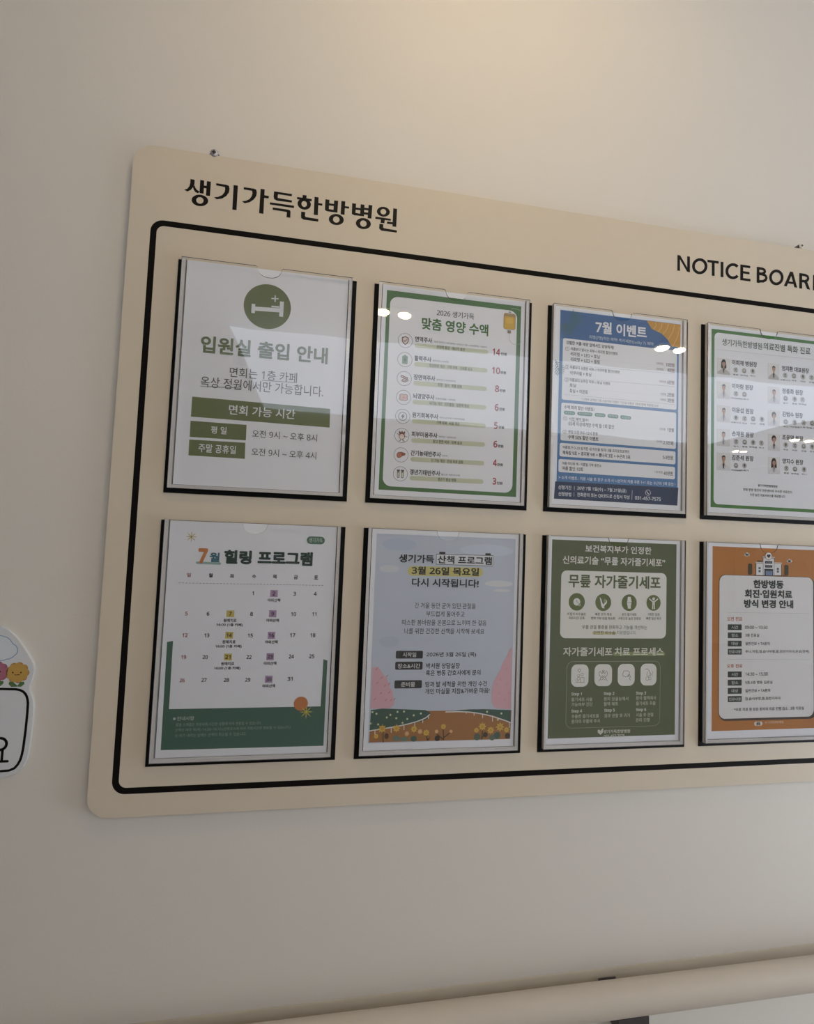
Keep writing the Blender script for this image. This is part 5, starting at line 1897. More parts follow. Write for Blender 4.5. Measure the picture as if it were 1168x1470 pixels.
  (1,'#17130f','P',(206.93,-79.88),(204.64,-80.3),(207.12,-83.79),(208.11,-83.53)),
  (1,'#17130f','P',(204.64,-80.3),(202.57,-81.11),(206.22,-84.27),(207.12,-83.79)),
  (1,'#17130f','P',(202.57,-81.11),(200.82,-82.28),(205.45,-84.94),(206.22,-84.27)),
  (1,'#17130f','P',(200.82,-82.28),(199.47,-83.74),(204.86,-85.78),(205.45,-84.94)),
  (1,'#17130f','P',(199.47,-83.74),(198.6,-85.42),(204.47,-86.74),(204.86,-85.78)),
  (1,'#17130f','P',(198.6,-85.42),(198.25,-87.24),(204.3,-87.77),(204.47,-86.74)),
  (1,'#17130f','P',(198.25,-87.24),(198.43,-89.11),(204.37,-88.82),(204.3,-87.77)),
  (1,'#17130f','P',(198.43,-89.11),(199.13,-90.93),(204.67,-89.84),(204.37,-88.82)),
  (1,'#17130f','P',(199.13,-90.93),(200.33,-92.61),(205.18,-90.78),(204.67,-89.84)),
  (1,'#17130f','P',(200.33,-92.61),(201.96,-94.08),(205.87,-91.58),(205.18,-90.78)),
  (1,'#17130f','P',(201.96,-94.08),(203.94,-95.25),(206.73,-92.22),(205.87,-91.58)),
  (1,'#17130f','P',(203.94,-95.25),(206.17,-96.07),(207.69,-92.65),(206.73,-92.22)),
  (1,'#17130f','P',(206.17,-96.07),(208.54,-96.49),(208.71,-92.86),(207.69,-92.65)),
  (1,'#17130f','P',(208.54,-96.49),(210.94,-96.49),(209.75,-92.84),(208.71,-92.86)),
  (1,'#17130f','P',(210.94,-96.49),(213.24,-96.08),(210.75,-92.58),(209.75,-92.84)),
  (1,'#17130f','P',(213.24,-96.08),(215.32,-95.27),(211.65,-92.1),(210.75,-92.58)),
  (1,'#17130f','P',(215.32,-95.27),(217.08,-94.11),(212.42,-91.42),(211.65,-92.1)),
  (1,'#17130f','P',(217.08,-94.11),(218.44,-92.64),(213.01,-90.58),(212.42,-91.42)),
  (1,'#17130f','P',(218.44,-92.64),(219.31,-90.95),(213.4,-89.62),(213.01,-90.58)),
  (1,'#17130f','P',(219.31,-90.95),(219.67,-89.12),(213.57,-88.59),(213.4,-89.62)),
  (1,'#17130f','P',(230.61,-116.27),(236.36,-116.25),(235.94,-99.15),(230.76,-99.89)),
  (1,'#17130f','P',(242.99,-116.52),(248.63,-116.48),(248.35,-99.05),(242.74,-98.96)),
  (1,'#17130f','P',(235.73,-110.47),(243.7,-110.63),(243.55,-107.38),(235.73,-107.09)),
  (1,'#17130f','P',(230.78,-102.65),(242.89,-102.21),(248.5,-102.45),(248.36,-98.9),(234.2,-98.43),(231.51,-99.55)),
  (1,'#17130f','P',(254.53,-117.4),(260.04,-117.49),(259.43,-97.04),(253.79,-96.95)),
  (1,'#17130f','P',(248.08,-112.08),(255.2,-112.26),(255.05,-108.85),(248.08,-108.69)),
  (1,'#17130f','P',(247.93,-105.29),(254.6,-105.54),(254.46,-101.98),(247.93,-101.91)),
  (1,'#17130f','P',(259.04,-88.91),(258.85,-87.02),(252.75,-87.31),(252.82,-88.37)),
  (1,'#17130f','P',(258.85,-87.02),(258.11,-85.17),(252.45,-86.28),(252.75,-87.31)),
  (1,'#17130f','P',(258.11,-85.17),(256.88,-83.47),(251.92,-85.33),(252.45,-86.28)),
  (1,'#17130f','P',(256.88,-83.47),(255.2,-81.99),(251.21,-84.52),(251.92,-85.33)),
  (1,'#17130f','P',(255.2,-81.99),(253.17,-80.81),(250.34,-83.88),(251.21,-84.52)),
  (1,'#17130f','P',(253.17,-80.81),(250.89,-80.0),(249.35,-83.44),(250.34,-83.88)),
  (1,'#17130f','P',(250.89,-80.0),(248.47,-79.58),(248.31,-83.23),(249.35,-83.44)),
  (1,'#17130f','P',(248.47,-79.58),(246.03,-79.58),(247.25,-83.26),(248.31,-83.23)),
  (1,'#17130f','P',(246.03,-79.58),(243.71,-80.01),(246.24,-83.53),(247.25,-83.26)),
  (1,'#17130f','P',(243.71,-80.01),(241.6,-80.83),(245.32,-84.01),(246.24,-83.53)),
  (1,'#17130f','P',(241.6,-80.83),(239.82,-82.0),(244.54,-84.69),(245.32,-84.01)),
  (1,'#17130f','P',(239.82,-82.0),(238.45,-83.48),(243.94,-85.54),(244.54,-84.69)),
  (1,'#17130f','P',(238.45,-83.48),(237.57,-85.17),(243.55,-86.51),(243.94,-85.54)),
  (1,'#17130f','P',(237.57,-85.17),(237.22,-87.01),(243.39,-87.55),(243.55,-86.51)),
  (1,'#17130f','P',(237.22,-87.01),(237.41,-88.89),(243.46,-88.61),(243.39,-87.55)),
  (1,'#17130f','P',(237.41,-88.89),(238.13,-90.73),(243.76,-89.64),(243.46,-88.61)),
  (1,'#17130f','P',(238.13,-90.73),(239.36,-92.43),(244.29,-90.58),(243.76,-89.64)),
  (1,'#17130f','P',(239.36,-92.43),(241.02,-93.91),(245.0,-91.39),(244.29,-90.58)),
  (1,'#17130f','P',(241.02,-93.91),(243.04,-95.09),(245.87,-92.03),(245.0,-91.39)),
  (1,'#17130f','P',(243.04,-95.09),(245.31,-95.92),(246.85,-92.47),(245.87,-92.03)),
  (1,'#17130f','P',(245.31,-95.92),(247.73,-96.34),(247.89,-92.68),(246.85,-92.47)),
  (1,'#17130f','P',(247.73,-96.34),(250.17,-96.35),(248.95,-92.66),(247.89,-92.68)),
  (1,'#17130f','P',(250.17,-96.35),(252.51,-95.93),(249.96,-92.4),(248.95,-92.66)),
  (1,'#17130f','P',(252.51,-95.93),(254.63,-95.12),(250.88,-91.91),(249.96,-92.4)),
  (1,'#17130f','P',(254.63,-95.12),(256.42,-93.94),(251.66,-91.23),(250.88,-91.91)),
  (1,'#17130f','P',(256.42,-93.94),(257.8,-92.46),(252.27,-90.38),(251.66,-91.23)),
  (1,'#17130f','P',(257.8,-92.46),(258.68,-90.76),(252.66,-89.41),(252.27,-90.38)),
  (1,'#17130f','P',(258.68,-90.76),(259.04,-88.91),(252.82,-88.37),(252.66,-89.41)),
  (1,'#17130f','P',(286.12,-111.19),(285.95,-109.48),(280.65,-109.75),(280.71,-110.69)),
  (1,'#17130f','P',(285.95,-109.48),(285.3,-107.82),(280.37,-108.85),(280.65,-109.75)),
  (1,'#17130f','P',(285.3,-107.82),(284.22,-106.28),(279.91,-108.01),(280.37,-108.85)),
  (1,'#17130f','P',(284.22,-106.28),(282.75,-104.95),(279.27,-107.29),(279.91,-108.01)),
  (1,'#17130f','P',(282.75,-104.95),(280.96,-103.89),(278.5,-106.73),(279.27,-107.29)),
  (1,'#17130f','P',(280.96,-103.89),(278.96,-103.15),(277.62,-106.34),(278.5,-106.73)),
  (1,'#17130f','P',(278.96,-103.15),(276.84,-102.77),(276.69,-106.15),(277.62,-106.34)),
  (1,'#17130f','P',(276.84,-102.77),(274.7,-102.76),(275.76,-106.17),(276.69,-106.15)),
  (1,'#17130f','P',(274.7,-102.76),(272.65,-103.14),(274.86,-106.4),(275.76,-106.17)),
  (1,'#17130f','P',(272.65,-103.14),(270.8,-103.87),(274.04,-106.82),(274.86,-106.4)),
  (1,'#17130f','P',(270.8,-103.87),(269.24,-104.93),(273.35,-107.42),(274.04,-106.82)),
  (1,'#17130f','P',(269.24,-104.93),(268.05,-106.25),(272.82,-108.16),(273.35,-107.42)),
  (1,'#17130f','P',(268.05,-106.25),(267.27,-107.77),(272.48,-109.01),(272.82,-108.16)),
  (1,'#17130f','P',(267.27,-107.77),(266.96,-109.43),(272.33,-109.92),(272.48,-109.01)),
  (1,'#17130f','P',(266.96,-109.43),(267.13,-111.12),(272.4,-110.85),(272.33,-109.92)),
  (1,'#17130f','P',(267.13,-111.12),(267.77,-112.78),(272.67,-111.76),(272.4,-110.85)),
  (1,'#17130f','P',(267.77,-112.78),(268.84,-114.31),(273.14,-112.59),(272.67,-111.76)),
  (1,'#17130f','P',(268.84,-114.31),(270.31,-115.64),(273.77,-113.31),(273.14,-112.59)),
  (1,'#17130f','P',(270.31,-115.64),(272.08,-116.71),(274.54,-113.88),(273.77,-113.31)),
  (1,'#17130f','P',(272.08,-116.71),(274.08,-117.46),(275.42,-114.27),(274.54,-113.88)),
  (1,'#17130f','P',(274.08,-117.46),(276.2,-117.85),(276.34,-114.46),(275.42,-114.27)),
  (1,'#17130f','P',(276.2,-117.85),(278.34,-117.86),(277.28,-114.44),(276.34,-114.46)),
  (1,'#17130f','P',(278.34,-117.86),(280.4,-117.49),(278.18,-114.22),(277.28,-114.44)),
  (1,'#17130f','P',(280.4,-117.49),(282.25,-116.76),(279.0,-113.79),(278.18,-114.22)),
  (1,'#17130f','P',(282.25,-116.76),(283.83,-115.7),(279.69,-113.2),(279.0,-113.79)),
  (1,'#17130f','P',(283.83,-115.7),(285.03,-114.38),(280.22,-112.46),(279.69,-113.2)),
  (1,'#17130f','P',(285.03,-114.38),(285.81,-112.85),(280.57,-111.6),(280.22,-112.46)),
  (1,'#17130f','P',(285.81,-112.85),(286.12,-111.19),(280.71,-110.69),(280.57,-111.6)),
  (1,'#17130f','P',(265.22,-101.16),(288.19,-101.24),(288.02,-98.11),(265.07,-97.74)),
  (1,'#17130f','P',(273.52,-99.48),(279.23,-99.42),(278.75,-92.85),(273.06,-92.77)),
  (1,'#17130f','P',(290.99,-117.82),(296.75,-117.78),(296.51,-90.08),(290.77,-90.0)),
  (1,'#17130f','P',(282.67,-96.38),(291.56,-96.47),(291.4,-93.04),(282.51,-92.95)),
  (1,'#17130f','P',(271.62,-91.32),(277.32,-91.25),(277.2,-86.91),(278.46,-85.55),(297.78,-84.99),(297.62,-81.41),(275.04,-81.19),(271.97,-83.05),(271.28,-85.26)),
 ],
 'heading_lettering': [
  (1,'#17130f','P',(760.65,-111.45),(765.42,-111.48),(765.7,-85.12),(760.7,-85.09)),
  (1,'#17130f','P',(760.65,-111.45),(765.88,-111.33),(783.95,-85.23),(778.91,-85.4)),
  (1,'#17130f','P',(778.66,-111.83),(783.7,-111.69),(783.95,-85.23),(778.91,-85.4)),
  (1,'#17130f','P',(816.34,-99.86),(816.01,-96.75),(810.8,-97.14),(811.01,-99.14)),
  (1,'#17130f','P',(816.01,-96.75),(814.96,-93.71),(810.15,-95.18),(810.8,-97.14)),
  (1,'#17130f','P',(814.96,-93.71),(813.27,-90.88),(809.09,-93.36),(810.15,-95.18)),
  (1,'#17130f','P',(813.27,-90.88),(811.01,-88.41),(807.67,-91.76),(809.09,-93.36)),
  (1,'#17130f','P',(811.01,-88.41),(808.31,-86.42),(805.97,-90.48),(807.67,-91.76)),
  (1,'#17130f','P',(808.31,-86.42),(805.29,-85.01),(804.07,-89.58),(805.97,-90.48)),
  (1,'#17130f','P',(805.29,-85.01),(802.11,-84.25),(802.07,-89.09),(804.07,-89.58)),
  (1,'#17130f','P',(802.11,-84.25),(798.93,-84.18),(800.07,-89.05),(802.07,-89.09)),
  (1,'#17130f','P',(798.93,-84.18),(795.91,-84.79),(798.17,-89.45),(800.07,-89.05)),
  (1,'#17130f','P',(795.91,-84.79),(793.19,-86.06),(796.46,-90.28),(798.17,-89.45)),
  (1,'#17130f','P',(793.19,-86.06),(790.92,-87.93),(795.03,-91.49),(796.46,-90.28)),
  (1,'#17130f','P',(790.92,-87.93),(789.2,-90.29),(793.94,-93.02),(795.03,-91.49)),
  (1,'#17130f','P',(789.2,-90.29),(788.13,-93.04),(793.26,-94.8),(793.94,-93.02)),
  (1,'#17130f','P',(788.13,-93.04),(787.74,-96.03),(793.02,-96.74),(793.26,-94.8)),
  (1,'#17130f','P',(787.74,-96.03),(788.07,-99.12),(793.23,-98.73),(793.02,-96.74)),
  (1,'#17130f','P',(788.07,-99.12),(789.1,-102.15),(793.88,-100.69),(793.23,-98.73)),
  (1,'#17130f','P',(789.1,-102.15),(790.77,-104.97),(794.93,-102.51),(793.88,-100.69)),
  (1,'#17130f','P',(790.77,-104.97),(793.01,-107.44),(796.34,-104.1),(794.93,-102.51)),
  (1,'#17130f','P',(793.01,-107.44),(795.7,-109.44),(798.03,-105.39),(796.34,-104.1)),
  (1,'#17130f','P',(795.7,-109.44),(798.71,-110.87),(799.93,-106.3),(798.03,-105.39)),
  (1,'#17130f','P',(798.71,-110.87),(801.89,-111.65),(801.93,-106.79),(799.93,-106.3)),
  (1,'#17130f','P',(801.89,-111.65),(805.08,-111.74),(803.93,-106.84),(801.93,-106.79)),
  (1,'#17130f','P',(805.08,-111.74),(808.12,-111.14),(805.84,-106.45),(803.93,-106.84)),
  (1,'#17130f','P',(808.12,-111.14),(810.85,-109.87),(807.56,-105.62),(805.84,-106.45)),
  (1,'#17130f','P',(810.85,-109.87),(813.14,-108.01),(809.0,-104.41),(807.56,-105.62)),
  (1,'#17130f','P',(813.14,-108.01),(814.88,-105.63),(810.09,-102.87),(809.0,-104.41)),
  (1,'#17130f','P',(814.88,-105.63),(815.96,-102.87),(810.77,-101.09),(810.09,-102.87)),
  (1,'#17130f','P',(815.96,-102.87),(816.34,-99.86),(811.01,-99.14),(810.77,-101.09)),
  (1,'#17130f','P',(816.26,-111.07),(837.51,-111.41),(837.53,-106.95),(816.29,-106.84)),
  (1,'#17130f','P',(824.44,-107.52),(829.81,-107.61),(829.95,-84.93),(824.59,-84.87)),
  (1,'#17130f','P',(841.03,-111.04),(846.44,-111.13),(846.57,-84.97),(841.18,-84.91)),
  (1,'#17130f','P',(875.47,-89.91),(873.33,-87.76),(870.06,-91.28),(871.4,-92.66)),
  (1,'#17130f','P',(873.33,-87.76),(870.84,-86.01),(868.52,-90.16),(870.06,-91.28)),
  (1,'#17130f','P',(870.84,-86.01),(868.11,-84.74),(866.82,-89.35),(868.52,-90.16)),
  (1,'#17130f','P',(868.11,-84.74),(865.24,-84.0),(865.03,-88.87),(866.82,-89.35)),
  (1,'#17130f','P',(865.24,-84.0),(862.36,-83.8),(863.23,-88.75),(865.03,-88.87)),
  (1,'#17130f','P',(862.36,-83.8),(859.57,-84.17),(861.49,-89.0),(863.23,-88.75)),
  (1,'#17130f','P',(859.57,-84.17),(856.99,-85.09),(859.88,-89.6),(861.49,-89.0)),
  (1,'#17130f','P',(856.99,-85.09),(854.72,-86.51),(858.47,-90.52),(859.88,-89.6)),
  (1,'#17130f','P',(854.72,-86.51),(852.85,-88.38),(857.3,-91.74),(858.47,-90.52)),
  (1,'#17130f','P',(852.85,-88.38),(851.45,-90.63),(856.43,-93.2),(857.3,-91.74)),
  (1,'#17130f','P',(851.45,-90.63),(850.58,-93.16),(855.89,-94.84),(856.43,-93.2)),
  (1,'#17130f','P',(850.58,-93.16),(850.28,-95.88),(855.7,-96.6),(855.89,-94.84)),
  (1,'#17130f','P',(850.28,-95.88),(850.56,-98.68),(855.87,-98.41),(855.7,-96.6)),
  (1,'#17130f','P',(850.56,-98.68),(851.4,-101.44),(856.4,-100.19),(855.87,-98.41)),
  (1,'#17130f','P',(851.4,-101.44),(852.77,-104.06),(857.25,-101.88),(856.4,-100.19)),
  (1,'#17130f','P',(852.77,-104.06),(854.62,-106.43),(858.41,-103.4),(857.25,-101.88)),
  (1,'#17130f','P',(854.62,-106.43),(856.88,-108.45),(859.82,-104.7),(858.41,-103.4)),
  (1,'#17130f','P',(856.88,-108.45),(859.45,-110.05),(861.42,-105.73),(859.82,-104.7)),
  (1,'#17130f','P',(859.45,-110.05),(862.24,-111.16),(863.16,-106.43),(861.42,-105.73)),
  (1,'#17130f','P',(862.24,-111.16),(865.13,-111.73),(864.96,-106.79),(863.16,-106.43)),
  (1,'#17130f','P',(865.13,-111.73),(868.0,-111.74),(866.75,-106.79),(864.96,-106.79)),
  (1,'#17130f','P',(868.0,-111.74),(870.75,-111.2),(868.45,-106.42),(866.75,-106.79)),
  (1,'#17130f','P',(870.75,-111.2),(873.25,-110.11),(870.01,-105.71),(868.45,-106.42)),
  (1,'#17130f','P',(873.25,-110.11),(875.41,-108.52),(871.35,-104.68),(870.01,-105.71)),
  (1,'#17130f','P',(878.65,-111.42),(884.14,-111.3),(884.22,-84.3),(878.5,-84.2)),
  (1,'#17130f','P',(878.65,-111.42),(897.8,-111.42),(897.81,-107.11),(878.67,-107.13)),
  (1,'#17130f','P',(882.5,-100.57),(896.38,-100.47),(896.39,-96.39),(882.52,-96.5)),
  (1,'#17130f','P',(878.73,-88.51),(898.33,-88.69),(898.34,-84.4),(878.74,-84.23)),
  (1,'#17130f','P',(910.33,-111.58),(915.65,-111.65),(915.67,-84.04),(910.12,-83.98)),
  (1,'#17130f','L',4.64,(913.47,-109.41),(921.47,-109.4),(925.35,-108.18),(926.32,-105.28),(924.62,-102.46),(920.98,-100.69),(913.48,-100.35)),
  (1,'#17130f','L',4.64,(913.48,-99.92),(922.44,-99.8),(927.29,-98.49),(929.24,-94.85),(927.78,-90.99),(922.93,-87.99),(913.49,-86.78)),
  (1,'#17130f','P',(963.03,-99.89),(962.66,-96.74),(957.38,-97.17),(957.61,-99.18)),
  (1,'#17130f','P',(962.66,-96.74),(961.6,-93.66),(956.72,-95.2),(957.38,-97.17)),
  (1,'#17130f','P',(961.6,-93.66),(959.89,-90.8),(955.67,-93.37),(956.72,-95.2)),
  (1,'#17130f','P',(959.89,-90.8),(957.63,-88.31),(954.26,-91.78),(955.67,-93.37)),
  (1,'#17130f','P',(957.63,-88.31),(954.92,-86.31),(952.59,-90.51),(954.26,-91.78)),
  (1,'#17130f','P',(954.92,-86.31),(951.91,-84.9),(950.72,-89.61),(952.59,-90.51)),
  (1,'#17130f','P',(951.91,-84.9),(948.75,-84.15),(948.76,-89.14),(950.72,-89.61)),
  (1,'#17130f','P',(948.75,-84.15),(945.59,-84.1),(946.79,-89.11),(948.76,-89.14)),
  (1,'#17130f','P',(945.59,-84.1),(942.6,-84.74),(944.93,-89.53),(946.79,-89.11)),
  (1,'#17130f','P',(942.6,-84.74),(939.91,-86.05),(943.27,-90.37),(944.93,-89.53)),
  (1,'#17130f','P',(939.91,-86.05),(937.67,-87.96),(941.87,-91.6),(943.27,-90.37)),
  (1,'#17130f','P',(937.67,-87.96),(935.99,-90.36),(940.83,-93.15),(941.87,-91.6)),
  (1,'#17130f','P',(935.99,-90.36),(934.95,-93.16),(940.18,-94.94),(940.83,-93.15)),
  (1,'#17130f','P',(934.95,-93.16),(934.59,-96.19),(939.96,-96.89),(940.18,-94.94)),
  (1,'#17130f','P',(934.59,-96.19),(934.95,-99.32),(940.18,-98.9),(939.96,-96.89)),
  (1,'#17130f','P',(934.95,-99.32),(936.0,-102.39),(940.83,-100.86),(940.18,-98.9)),
  (1,'#17130f','P',(936.0,-102.39),(937.68,-105.24),(941.88,-102.68),(940.83,-100.86)),
  (1,'#17130f','P',(937.68,-105.24),(939.93,-107.74),(943.28,-104.27),(941.88,-102.68)),
  (1,'#17130f','P',(939.93,-107.74),(942.62,-109.75),(944.95,-105.55),(943.28,-104.27)),
  (1,'#17130f','P',(942.62,-109.75),(945.62,-111.17),(946.82,-106.46),(944.95,-105.55)),
  (1,'#17130f','P',(945.62,-111.17),(948.79,-111.94),(948.78,-106.94),(946.82,-106.46)),
  (1,'#17130f','P',(948.79,-111.94),(951.95,-112.01),(950.74,-106.98),(948.78,-106.94)),
  (1,'#17130f','P',(951.95,-112.01),(954.97,-111.38),(952.61,-106.56),(950.74,-106.98)),
  (1,'#17130f','P',(954.97,-111.38),(957.67,-110.08),(954.29,-105.72),(952.61,-106.56)),
  (1,'#17130f','P',(957.67,-110.08),(959.93,-108.17),(955.69,-104.49),(954.29,-105.72)),
  (1,'#17130f','P',(959.93,-108.17),(961.62,-105.75),(956.74,-102.94),(955.69,-104.49)),
  (1,'#17130f','P',(961.62,-105.75),(962.67,-102.94),(957.39,-101.14),(956.74,-102.94)),
  (1,'#17130f','P',(962.67,-102.94),(963.03,-99.89),(957.61,-99.18),(957.39,-101.14)),
  (1,'#17130f','P',(976.16,-111.86),(981.87,-111.96),(969.4,-84.81),(963.48,-84.93)),
  (1,'#17130f','P',(976.16,-111.86),(981.87,-111.96),(990.47,-85.08),(984.51,-85.2)),
  (1,'#17130f','P',(969.92,-94.24),(985.78,-94.53),(985.27,-90.54),(968.68,-90.38)),
  (1,'#17130f','P',(994.58,-111.88),(1000.33,-111.97),(1000.2,-84.77),(994.21,-84.68)),
  (1,'#17130f','L',4.64,(997.82,-109.67),(1006.83,-109.53),(1011.35,-107.92),(1012.58,-104.34),(1010.55,-100.78),(1005.77,-98.41),(997.76,-98.26)),
  (1,'#17130f','P',(1004.26,-97.12),(1010.29,-98.77),(1016.5,-85.07),(1010.22,-85.16)),
  (1,'#17130f','P',(1022.46,-112.23),(1028.27,-112.11),(1028.09,-84.98),(1021.78,-84.85)),
  (1,'#17130f','L',4.64,(1025.47,-109.98),(1033.83,-109.96),(1042.19,-106.85),(1045.19,-99.71),(1042.08,-92.25),(1033.68,-87.22),(1025.33,-87.05)),
 ],
}
_lines = [it[3] for p in PRINT.values() for q in p for it in q[1] + q[3] if it[2] == 'T']
shape_lettering(list(dict.fromkeys(_lines)))
bpy.data.objects.remove(_to); bpy.data.curves.remove(_tc)

# ------------------------------------------------------------------ materials
M_wall = mat('wall_paper', (0.70, 0.668, 0.612), 0.65, 0.25, noise=(3.0, 0.02), bump=(420, 0.16, 0.0006))
M_westwall = mat('dark_dimming_wall', (0.16, 0.125, 0.09), 0.5, 0.3, noise=(8, 0.2))  # unseen wall set near and dark to dim the left side
M_white = mat('ceiling_paint', (0.78, 0.76, 0.72), 0.8, 0.1, bump=(200, 0.1, 0.0005))
M_floor = mat('floor_vinyl', (0.36, 0.33, 0.29), 0.35, 0.4, noise=(6, 0.12))
M_board = mat('board_laminate', (0.645, 0.57, 0.455), 0.55, 0.25, noise=(40, 0.02), bump=(600, 0.08, 0.0003))
M_black = mat('black_print', (0.007, 0.006, 0.005), 0.7, 0.08)
M_plate = mat('black_plate', (0.006, 0.006, 0.006), 0.6, 0.08)
M_paper = mat('paper', '#e4e7ee', 0.6, 0.2, noise=(12, 0.012), bump=(14, 0.12, 0.003))
M_front = clear_plastic('clear_acrylic', rough=0.012, gain=2.1, bump=(7.0, 0.10, 0.004))
M_rail = clear_plastic('acrylic_edge', body=0.88, body_col=(0.93, 0.91, 0.90), rough=0.16, gain=3.0, bump=(60, 0.5, 0.004))
M_edge = clear_plastic('acrylic_cut_edge', body=0.8, body_col=(0.13, 0.12, 0.13), rough=0.1, gain=2.0)
M_steel = mat('zinc_steel', (0.42, 0.41, 0.42), 0.35, 0.5, metal=0.6)
M_screw = mat('painted_screw', (0.75, 0.70, 0.60), 0.4, 0.4)
M_dark = mat('dark_steel', (0.05, 0.042, 0.045), 0.45, 0.4)
M_hand = mat('handrail_vinyl', (0.55, 0.495, 0.42), 0.5, 0.35, noise=(25, 0.04), bump=(300, 0.08, 0.0004))
M_lampframe = mat('white_metal', (0.8, 0.8, 0.78), 0.4, 0.3)
M_lens_wall = emit('lamp_lens_warm', LAMP_COL, LAMP_WALL)
M_lens_row = emit('lamp_lens', LAMP_COL, LAMP_ROW)
M_lens_far = emit('lamp_lens_right', LAMP_COL, LAMP_RIGHT)
M_lens_lobby = emit('lamp_lens_far', LAMP_COL, LAMP_LOBBY)
M_pane = emit('lit_frosted_pane', PANE_COL, PANE)
M_fill_side = emit('side_fill_glow', (0.86, 0.93, 1.05), FILL_SIDE)
M_fill_back = emit('back_fill_glow', FILL_BACK_COL, FILL_BACK)

# ------------------------------------------------------------------ the setting
WY = 0.010                     # face of the notice wall
CE = 2.5
X0, X1, YB = -0.95, 6.0, -5.2
def struct(name, mb, **k):
    return tag(mb.build(name, **k), kind='structure')
b = MB(); b.box(X0-.1, X1+.1, WY, WY+.12, 0, CE+.1, M_wall); struct('wall_north', b)
b = MB(); b.box(X0-.1, X1+.1, YB-.12, WY, -.1, 0, M_floor); struct('floor', b)
b = MB(); b.box(X0-.1, X1+.1, YB-.12, WY, CE, CE+.1, M_white); struct('ceiling', b)
b = MB(); b.box(X0-.1, X0, YB, WY, 0, CE, M_westwall); struct('wall_west', b)
b = MB(); b.box(X1, X1+.1, YB, WY, 0, CE, M_wall); struct('wall_east', b)
WX0, WX1, WZ0, WZ1 = -0.6, 5.0, 0.35, 1.95          # glowing pane added behind the lobby for cool fill light
b = MB()
b.box(X0, WX0, YB-.12, YB, 0, CE, M_wall); b.box(WX1, X1, YB-.12, YB, 0, CE, M_wall)
b.box(WX0, WX1, YB-.12, YB, 0, WZ0, M_wall); b.box(WX0, WX1, YB-.12, YB, WZ1, CE, M_wall)
struct('wall_south', b)
b = MB(); b.box(WX0, WX1, YB-.08, YB-.06, WZ0, WZ1, M_fill_back); w2 = struct('fill_pane_back', b)
b = MB()
for i in range(6):
    x = WX0 + (WX1-WX0)*i/5; b.box(x-.03, x+.03, YB-.06, YB-.01, WZ0, WZ1, M_lampframe)
for z in (WZ0, WZ1): b.box(WX0, WX1, YB-.06, YB-.01, z-.03, z+.03, M_lampframe)
b.build('fill_pane_frame', w2)
# lit transom along the other side of the corridor
TY = -2.0
b = MB(); b.prism([(-0.19, Z0+.325), (2.62, Z0+.315), (3.55, Z0+.56), (3.55, CE), (-0.40, CE)], TY-.02, TY, M_pane)
o = b.build('window_1'); tag(o, kind='structure')
b = MB(); b.prism([(X0, 0), (2.62, 0), (2.62, Z0+.315), (-0.19, Z0+.325), (-0.25, Z0+.55), (X0, Z0+.55)], TY-.1, TY-.021, M_wall); struct('wall_opposite', b)
b = MB(); b.box(X0, -0.40, TY-.08, TY-.0, Z0+.20, CE, M_wall); b.prism([(3.55, Z0+.2), (X1, Z0+.2), (X1, CE), (3.55, CE)], TY-.08, TY, M_wall); struct('trim_1', b)

EX = 2.55                      # unseen stub wall added to carry a cool fill pane on the right
b = MB(); b.box(EX, EX+.1, -1.0, WY, 0, .15, M_wall); b.box(EX, EX+.1, -1.0, WY, 1.45, CE, M_wall)
b.box(EX, EX+.1, -1.0, -.9, .15, 1.45, M_wall); b.box(EX, EX+.1, -.1, WY, .15, 1.45, M_wall); struct('fill_stub_wall', b)
b = MB(); b.box(EX+.04, EX+.06, -.9, -.1, .15, 1.45, M_fill_side); w3 = struct('fill_pane_side', b)
b = MB()
for y in (-.9, -.1): b.box(EX, EX+.04, y-.02, y+.02, .15, 1.45, M_lampframe)
for z in (.15, 1.45): b.box(EX, EX+.04, -.9, -.1, z-.02, z+.02, M_lampframe)
b.build('fill_pane_frame', w3)

# ------------------------------------------------------------------ ceiling lamps (two lenses each)
def ceiling_light(x, y, label, m, gap=0.11):
    t = empty('ceiling_light', (x, y, CE)); tag(t, label, 'ceiling light', 'double recessed ceiling lights')
    f = MB(); f.box(-gap/2-.055, gap/2+.055, -.06, .06, -.008, 0, M_lampframe); f.build('frame', t, bevel=.002)
    for s in (-1, 1):
        l = MB(); l.lathe([(.033, 0), (.033, .006), (.026, .012)], (s*gap/2, 0, -.006), (0, 0, -1), m, 28)
        l.build('lamp_lens', t)
    return t
ceiling_light(0.42, -0.46, 'double recessed ceiling light close to the wall above the notice board', M_lens_wall)
ceiling_light(0.475, -1.62, 'double recessed ceiling light over the corridor facing the notice board', M_lens_row)
ceiling_light(2.07, -1.66, 'double recessed ceiling light over the corridor beyond the board end', M_lens_far)
ceiling_light(4.86, -3.28, 'double recessed ceiling light over the lobby, nearer the corridor', M_lens_lobby, .15)
ceiling_light(4.83, -3.97, 'double recessed ceiling light over the lobby, nearer its back wall', M_lens_lobby)

